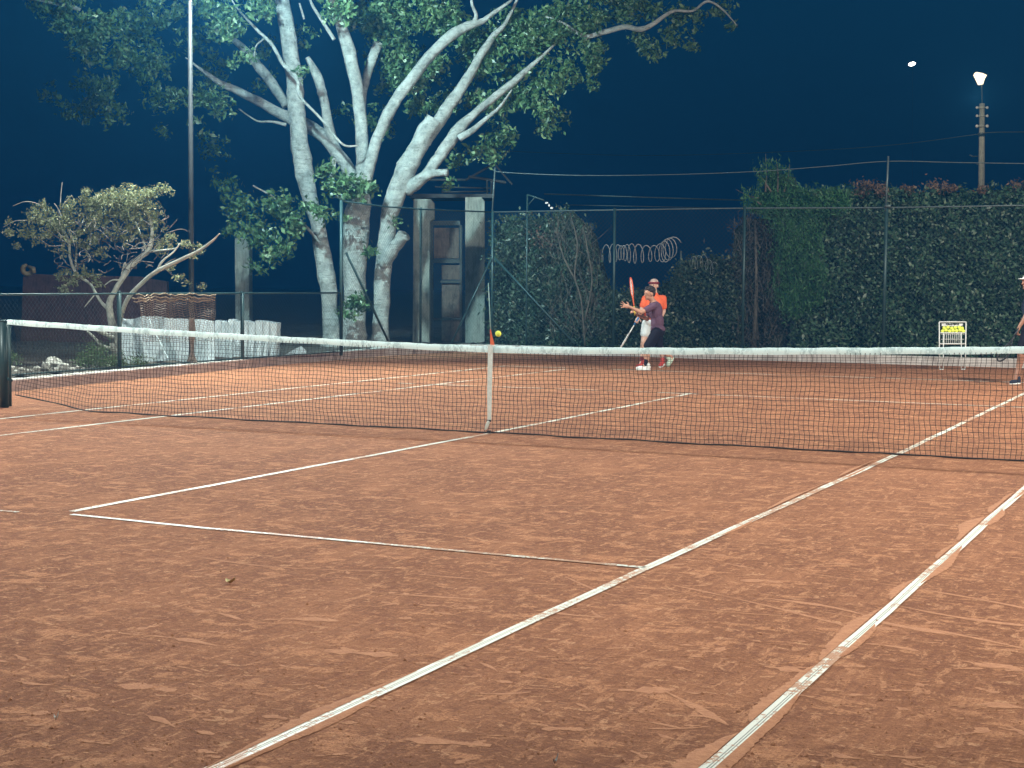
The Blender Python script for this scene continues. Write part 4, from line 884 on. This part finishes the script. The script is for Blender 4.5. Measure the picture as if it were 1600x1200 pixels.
def headpart(b, c, face, r=.085):
    """head with jaw, nose, ears, facing 'face'"""
    c = np.array(c, float); f_ = np.array(face, float); f_ /= np.linalg.norm(f_); sd = np.cross((0, 0, 1), f_); sd /= np.linalg.norm(sd); u = np.cross(f_, sd)
    b.ell(c+u*.02, [f_*.098, sd*.078, u*.100], 18, 12); b.ell(c-u*.055+f_*.018, [f_*.070, sd*.056, u*.058], 14, 9)
    b.caps(c+f_*.088+u*.012, .010, c+f_*.110-u*.022, .014, 8); b.ell(c+f_*.084-u*.058, [f_*.012, sd*.026, u*.010], 8, 6); b.ell(c+f_*.075-u*.092, [f_*.02, sd*.025, u*.016], 8, 6)
    b.ell(c+f_*.086+u*.034, [f_*.010, sd*.05, u*.008], 8, 6)
    for s_ in (-1, 1): b.ell(c+sd*.080*s_-u*.008-f_*.005, [f_*.020, sd*.010, u*.032], 8, 6)
    return f_, sd, u
def eyes(parent, c, fr):
    f_, sd, u = fr; c = np.array(c, float)
    for s_ in (-1, 1):
        b = MB(); b.ell(c+f_*.087+sd*.032*s_+u*.010, [f_*.008, sd*.014, u*.008], 8, 6); b.build('eye', M['eye'], parent)
def shoe(parent, heel, toe, up, mats, name='shoe', h=.085, sole=None, label=None):
    heel, toe, up = [np.array(x, float) for x in (heel, toe, up)]; d = toe-heel; L = np.linalg.norm(d); d /= L; up = up-d*(up@d); up /= np.linalg.norm(up); sd = np.cross(up, d)
    b = MB()
    b.ell(heel+d*L*.25+up*.035, [d*L*.28, sd*.040, up*.05], 12, 8); b.ell(heel+d*L*.65+up*.022, [d*L*.36, sd*.046, up*.038], 12, 8); b.ell(heel+d*L*.22+up*.08, [d*.055, sd*.038, up*.04], 12, 8)
    o = remesh(name, b, mats[0], parent, .008, 2, label)
    b = MB(); b.ell(heel+d*L*.5-up*.008, [d*L*.52, sd*.050, up*.022], 14, 6); b.build('sole', mats[1], o)
    return o
def racket(butt, tip, nrm, rim, grip, label, strings='white'):
    butt = np.array(butt, float); tip = np.array(tip, float); d = tip-butt; L = .685; d /= np.linalg.norm(d); nrm = np.array(nrm, float); nrm -= d*(nrm@d); nrm /= np.linalg.norm(nrm); sd = np.cross(nrm, d)
    t = thing('tennis_racket', label, 'racket', butt)
    b = MB(); b.tube([butt, butt+d*.17], [.017, .015], 8); b.build('grip', M[grip], t)
    b = MB(); hc = butt+d*(L-.17)
    for s_ in (-1, 1): b.tube([butt+d*.17, butt+d*.26+sd*s_*.012, butt+d*.36+sd*s_*.055], .011, 6, smooth=3)
    b.tube([hc+d*.17*math.cos(a)+sd*.125*math.sin(a) for a in np.linspace(0, 2*math.pi, 33)], .0125, 8, False); b.build('frame', M[rim], t)
    b = MB()
    for k in np.linspace(-.11, .11, 14):
        l = .17*math.sqrt(max(0, 1-(k/.125)**2)); b.tube([hc+sd*k-d*l, hc+sd*k+d*l], .0012, 3, False)
    for k in np.linspace(-.155, .155, 17):
        l = .125*math.sqrt(max(0, 1-(k/.17)**2)); b.tube([hc+d*k-sd*l, hc+d*k+sd*l], .0012, 3, False)
    b.build('strings', M[strings], t); return t
LF = -RT*[1, 1, 0]; LF /= np.linalg.norm(LF)      # towards picture left
TC = -FW*[1, 1, 0]; TC /= np.linalg.norm(TC)      # towards the camera
# -- player in plum shirt, running left
DA = 28.1
def A(px, py, dd=0.): return T(px, py, DA+dd)
p1 = thing('person', 'player in plum T-shirt and black shorts stepping left with one hand stretched forward', 'person', G(1012, 577))
b = MB(); hc = A(1014.8, 459.3, 0); face = LF*.85+TC*.45+np.array([0, 0, -.08]); fr = headpart(b, hc, face)
nk = A(1021, 473, .02); b.caps(hc-np.array([0, 0, .05])-LF*.02, .052, nk, .058)
shN = A(1022, 478, -.17); shF = A(1020, 478, .17); pel = A(1027, 513, 0)
b.caps(nk, .07, A(1024, 482, 0), .10); b.caps(shN, .055, shF, .055); b.ell(A(1024, 487, 0), [LF*.115, TC*.16, (0, 0, .19)]); b.ell(A(1026.5, 505, 0), [LF*.105, TC*.135, (0, 0, .17)]); b.ell(A(1027, 516, 0), [LF*.115, TC*.15, (0, 0, .10)])
elN = A(1002.5, 488, -.24); wrN = A(983.5, 479.5, -.22); b.caps(shN, .047, elN, .038); b.caps(elN, .040, wrN, .026)
hand(b, wrN, A(972, 476.5, -.22)-wrN, (0, 0, 1.), TC, .12, .5, 1.0)
elF = A(1011, 498.5, .20); wrF = A(995.5, 492, .10); b.caps(shF, .047, elF, .038); b.caps(elF, .039, wrF, .026)
hand(b, wrF, A(991, 488, .08)-wrF, -TC+np.array([0, 0, .6]), LF, 1.25, .05, 1.0)
hN = A(1027, 519, -.09); hF = A(1027, 519, .09)
kF = A(1010.5, 545, -.06); anF = A(1010, 569, -.05); b.caps(hN, .085, kF, .058); b.caps(kF, .056, A(1011, 556, -.05), .056); b.caps(A(1011, 556, -.05), .054, anF, .036)
kR = A(1029, 545, .10); anR = A(1048.5, 558, .12); b.caps(hF, .085, kR, .058); b.caps(kR, .056, A(1037, 550, .11), .054); b.caps(A(1037, 550, .11), .052, anR, .036)
b.caps(anF, .036, A(1006, 573, -.05), .034); b.caps(anR, .036, A(1050, 562, .12), .036)
body = remesh('body', b, M['skin'], p1, .0065, 2); eyes(p1, hc, fr)
b = MB(); f_, sd, u = fr
b.ell(hc+u*.058-f_*.022, [f_*.100, sd*.090, u*.075], 18, 12, .035); b.ell(hc+u*.02-f_*.06, [f_*.055, sd*.086, u*.085], 16, 10, .035)
for _ in range(60):
    a = rng.normal(size=3); a /= np.linalg.norm(a); a[2] = abs(a[2]); b.ell(hc+u*.065-f_*.015+a*[.085, .085, .07], np.eye(3)*.022, 6, 5, .1)
for o_ in (0,): b.build('hair', M['hair'], p1)
b = MB(); b.caps(nk-np.array([0, 0, .03]), .078, A(1024, 482, 0), .112); b.caps(shN, .066, shF, .066); b.ell(A(1024.5, 487, 0), [LF*.128, TC*.175, (0, 0, .19)]); b.ell(A(1027, 503, 0), [LF*.122, TC*.150, (0, 0, .19)]); b.ell(A(1028, 514, 0), [LF*.138, TC*.168, (0, 0, .085)])
b.caps(shN, .066, shN+(elN-shN)*.58, .064); b.caps(shF, .066, shF+(elF-shF)*.62, .062); remesh('shirt', b, M['shirt'], p1, .009, 2)
b = MB(); b.ell(A(1027.5, 519, 0), [LF*.135, TC*.165, (0, 0, .10)]); b.caps(hN, .105, hN+(kF-hN)*.82, .092); b.caps(hF, .105, hF+(kR-hF)*.80, .090); remesh('shorts', b, M['shorts'], p1, .009, 2)
b = MB(); b.caps(anF+np.array([0, 0, .07]), .044, A(1009, 571, -.05), .042); remesh('sock', b, M['shorts'], p1, .008, 1)
shoe(p1, A(1016.5, 576.6, -.05), A(993.5, 576.9, -.05), (0, 0, 1), (M['white'], M['white']))
shoe(p1, A(1052.5, 558, .12), A(1043, 573.5, .12), LF*.8+np.array([0, 0, .5])*-1+LF*.4, (M['mint'], M['mint']))
racket(A(992.3, 493, .06), A(986, 440, .02), TC*.08+LF, 'orange', 'yell', 'orange and white racket held upright by the player in plum shirt')
# -- player in orange shirt behind
DO = 29.1
def O(px, py, dd=0.): return T(px, py, DO+dd)
p2 = thing('person', 'bearded player in bright orange shirt, white shorts and dark red headband standing behind', 'person', G(1015, 573))
b = MB(); hc = O(1021.5, 446.3); face = TC*.9+LF*.45; fr = headpart(b, hc, face); nk = O(1022.5, 459)
b.caps(hc-np.array([0, 0, .05]), .054, nk, .06); sL = O(1008.5, 466.5, -.03); sR = O(1036, 466.5, .06)
b.caps(nk, .06, O(1022, 468), .09); b.caps(sL, .055, sR, .055); b.ell(O(1021.5, 476), [RT*.175, TC*.115, (0, 0, .19)]); b.ell(O(1020, 492), [RT*.155, TC*.11, (0, 0, .17)]); b.ell(O(1018, 503), [RT*.16, TC*.12, (0, 0, .11)])
eL = O(1002.5, 484, -.06); wL = O(997.5, 496, -.22); b.caps(sL, .05, eL, .04); b.caps(eL, .041, wL, .028)
hand(b, wL, O(994, 504, -.25)-wL, RT, TC, 1.2, .05, 1.)
eR = O(1037, 487, .08); wR = O(1031, 500, -.02); b.caps(sR, .05, eR, .04); b.caps(eR, .04, wR, .027); hand(b, wR, O(1027, 507, -.05)-wR, -RT, TC, .8, .1)
h1 = O(1011, 506); h2_ = O(1026, 506); k1 = O(1006, 534, -.05); a1 = O(1003.5, 563, 0); k2 = O(1030, 534, 0); a2 = O(1035, 560, .1)
b.caps(h1, .085, k1, .058); b.caps(k1, .058, O(1005, 546, 0), .057); b.caps(O(1005, 546, 0), .055, a1, .037); b.caps(h2_, .085, k2, .058); b.caps(k2, .058, O(1032, 545, .03), .057); b.caps(O(1032, 545, .03), .055, a2, .037)
b.caps(a1, .037, O(1001, 570), .035); b.caps(a2, .037, O(1033.5, 567, .08), .035)
remesh('body', b, M['skin2'], p2, .0065, 2); eyes(p2, hc, fr); f_, sd, u = fr
b = MB(); b.ell(hc-u*.070+f_*.022, [f_*.074, sd*.062, u*.045], 12, 8, .02); b.build('beard', simple('grey_beard', (.45, .38, .34), (.25, .2, .18), 40, .8), p2)
b = MB(); b.ell(hc+u*.072-f_*.012, [f_*.090, sd*.078, u*.058], 16, 10, .015); b.build('hair', simple('fair_hair', (.55, .42, .36), (.4, .3, .25), 30, .7), p2)
b = MB(); b.tube([hc+u*.050+f_*.101*math.cos(a)+sd*.084*math.sin(a) for a in np.linspace(0, 2*math.pi, 25)], .020, 8, False); b.build('headband', M['dred'], p2)
b = MB(); b.caps(nk-np.array([0, 0, .03]), .078, O(1022, 468), .10); b.caps(sL, .068, sR, .068); b.ell(O(1021.5, 476), [RT*.192, TC*.13, (0, 0, .19)]); b.ell(O(1020.5, 490), [RT*.178, TC*.128, (0, 0, .16)]); b.ell(O(1019.5, 497), [RT*.182, TC*.135, (0, 0, .06)])
b.caps(sL, .068, sL+(eL-sL)*.62, .066); b.caps(sR, .068, sR+(eR-sR)*.62, .066); remesh('shirt', b, M['oshirt'], p2, .009, 2)
b = MB(); b.ell(O(1018.5, 504), [RT*.178, TC*.135, (0, 0, .10)]); b.caps(h1, .10, h1+(k1-h1)*.55, .095); b.caps(h2_, .10, h2_+(k2-h2_)*.55, .095); remesh('shorts', b, M['wshorts'], p2, .009, 2)
for aa in (a1, a2):
    b = MB(); b.caps(aa+np.array([0, 0, .05]), .043, aa-np.array([0, 0, .04]), .042); remesh('sock', b, M['dred'], p2, .008, 1)
shoe(p2, O(1009, 572, -.02), O(994, 574, -.1), (0, 0, 1), (M['red'], M['white']))
shoe(p2, O(1037, 567, .12), O(1031, 573.5, -.05), (0, 0, 1), (M['red'], M['white']))
racket(O(998, 496, -.26), O(973.5, 537, -.30), TC*.04+LF+np.array([0, 0, -.45]), 'white', 'blue', 'blue and white racket pointing down in the hand of the orange shirted player')
# -- player at the right edge
DC = 25.
def Q(px, py, dd=0.): return T(px+(1.5 if py < 570 else 0), py, DC+dd)
p3 = thing('person', 'player in navy top and white cap cut off by the right edge of the picture', 'person', G(1596, 599))
b = MB(); hc = Q(1605, 441.5); face = LF*.9+TC*.3; fr = headpart(b, hc, face); nk = Q(1608, 457)
b.caps(hc-np.array([0, 0, .05]), .054, nk, .06); sN = Q(1607, 468, -.19); sF = Q(1610, 468, .19); b.caps(nk, .06, Q(1609, 470), .10); b.caps(sN, .055, sF, .055)
b.ell(Q(1609, 479), [LF*.125, TC*.175, (0, 0, .20)]); b.ell(Q(1609, 498), [LF*.115, TC*.15, (0, 0, .18)]); b.ell(Q(1610, 510), [LF*.125, TC*.16, (0, 0, .11)])
eN = Q(1601, 495, -.26); wN = Q(1591, 511, -.24); b.caps(sN, .05, eN, .04); b.caps(eN, .04, wN, .027); hand(b, wN, Q(1587, 521, -.24)-wN, -TC, LF, 1.2, .05)
eF = Q(1618, 492, .24); wF = Q(1612, 512, .24); b.caps(sF, .05, eF, .04); b.caps(eF, .04, wF, .027); hand(b, wF, (0, 0, -1), LF, TC, .5, .1)
hN = Q(1606, 516, -.09); hF = Q(1613, 516, .09); kN = Q(1594, 554, -.08); aN = Q(1588.5, 587, -.06); kF = Q(1618, 553, .08); aF = Q(1628, 586, .1)
b.caps(hN, .088, kN, .060); b.caps(kN, .058, Q(1592.5, 566, -.05), .056); b.caps(Q(1592.5, 566, -.05), .055, aN, .037); b.caps(hF, .088, kF, .06); b.caps(kF, .058, Q(1622, 566, .1), .056); b.caps(Q(1622, 566, .1), .055, aF, .037)
b.caps(aN, .037, Q(1587, 594, -.06), .035); b.caps(aF, .037, Q(1627, 594, .1), .035)
remesh('body', b, M['skin3'], p3, .0065, 2); eyes(p3, hc, fr); f_, sd, u = fr
b = MB(); b.ell(hc+u*.075-f_*.01, [f_*.100, sd*.088, u*.055], 16, 10); b.ell(hc+u*.058+f_*.11, [f_*.07, sd*.065, u*.012], 12, 6); remesh('cap', b, M['white'], p3, .008, 1)
b = MB(); b.caps(nk-np.array([0, 0, .03]), .078, Q(1609, 470), .11); b.caps(sN, .068, sF, .068); b.ell(Q(1609, 480), [LF*.14, TC*.19, (0, 0, .20)]); b.ell(Q(1609.5, 499), [LF*.14, TC*.172, (0, 0, .19)]); b.caps(sN, .068, sN+(eN-sN)*.75, .064); b.caps(sF, .068, sF+(eF-sF)*.75, .064); remesh('shirt', b, M['navy'], p3, .009, 2)
b = MB(); b.ell(Q(1610, 514), [LF*.145, TC*.17, (0, 0, .11)]); b.caps(hN, .11, hN+(kN-hN)*.8, .095); b.caps(hF, .11, hF+(kF-hF)*.8, .095); remesh('shorts', b, M['shorts'], p3, .009, 2)
shoe(p3, Q(1594, 598.2, -.02), Q(1578, 599.6, -.14), (0, 0, 1), (M['navy'], M['white'])); shoe(p3, Q(1632, 599, .1), Q(1614, 600, .05), (0, 0, 1), (M['navy'], M['white']))
racket(Q(1591, 512, -.25), Q(1562, 562, -.45), TC*.5+LF, 'black', 'black', 'dark racket hanging low from the hand of the player at the right edge', 'cord')

# ------------------------------------------------------------------ litter on the clay
def fleaf(px, py, L, label, mat_='deadleaf', rz=0.):
    c = G(px, py); b = MB(); n = 8; V = []
    for i in range(n+1):
        t_ = i/n; w_ = L*.28*math.sin(math.pi*t_)**.8; z = .006+.018*(t_-.4)**2*4
        for s_ in (-1, 0, 1): V.append((L*(t_-.5), w_*s_, z+(.010 if s_ else 0)))
    b.add(V, [(i*3+j, i*3+j+1, i*3+j+4, i*3+j+3) for i in range(n) for j in range(2)])
    o = b.build('fallen_leaf', M[mat_], None); o.location = tuple(c); o.rotation_euler = (0, 0, rz); tag(o, label, 'leaf'); return o
fleaf(360, 913, .075, 'curled yellowish dry leaf lying alone on the clay left of centre', rz=-.3)
fleaf(88, 1128, .022, 'tiny pale leaf scrap near the bottom left of the clay', 'paper')
fleaf(868, 1196, .02, 'tiny white scrap at the bottom edge between the two near lines', 'paper', 1.)

# added blue volume, lit by the floodlights to imitate lens bloom and veil
b = MB(); b.box((0, 30, 9.4), (490, 470, 21)); hz = bpy.data.materials.new('bloom_volume'); hz.use_nodes = True; hn = hz.node_tree; hn.nodes.clear()
ho = hn.nodes.new('ShaderNodeOutputMaterial'); hv = hn.nodes.new('ShaderNodeVolumePrincipled'); hn.links.new(hv.outputs[0], ho.inputs['Volume'])
hv.inputs['Color'].default_value = (.06, .42, 1, 1); hv.inputs['Density'].default_value = .0017; hv.inputs['Anisotropy'].default_value = .3
tag(b.build('bloom_volume', hz, None, False), kind='stuff')
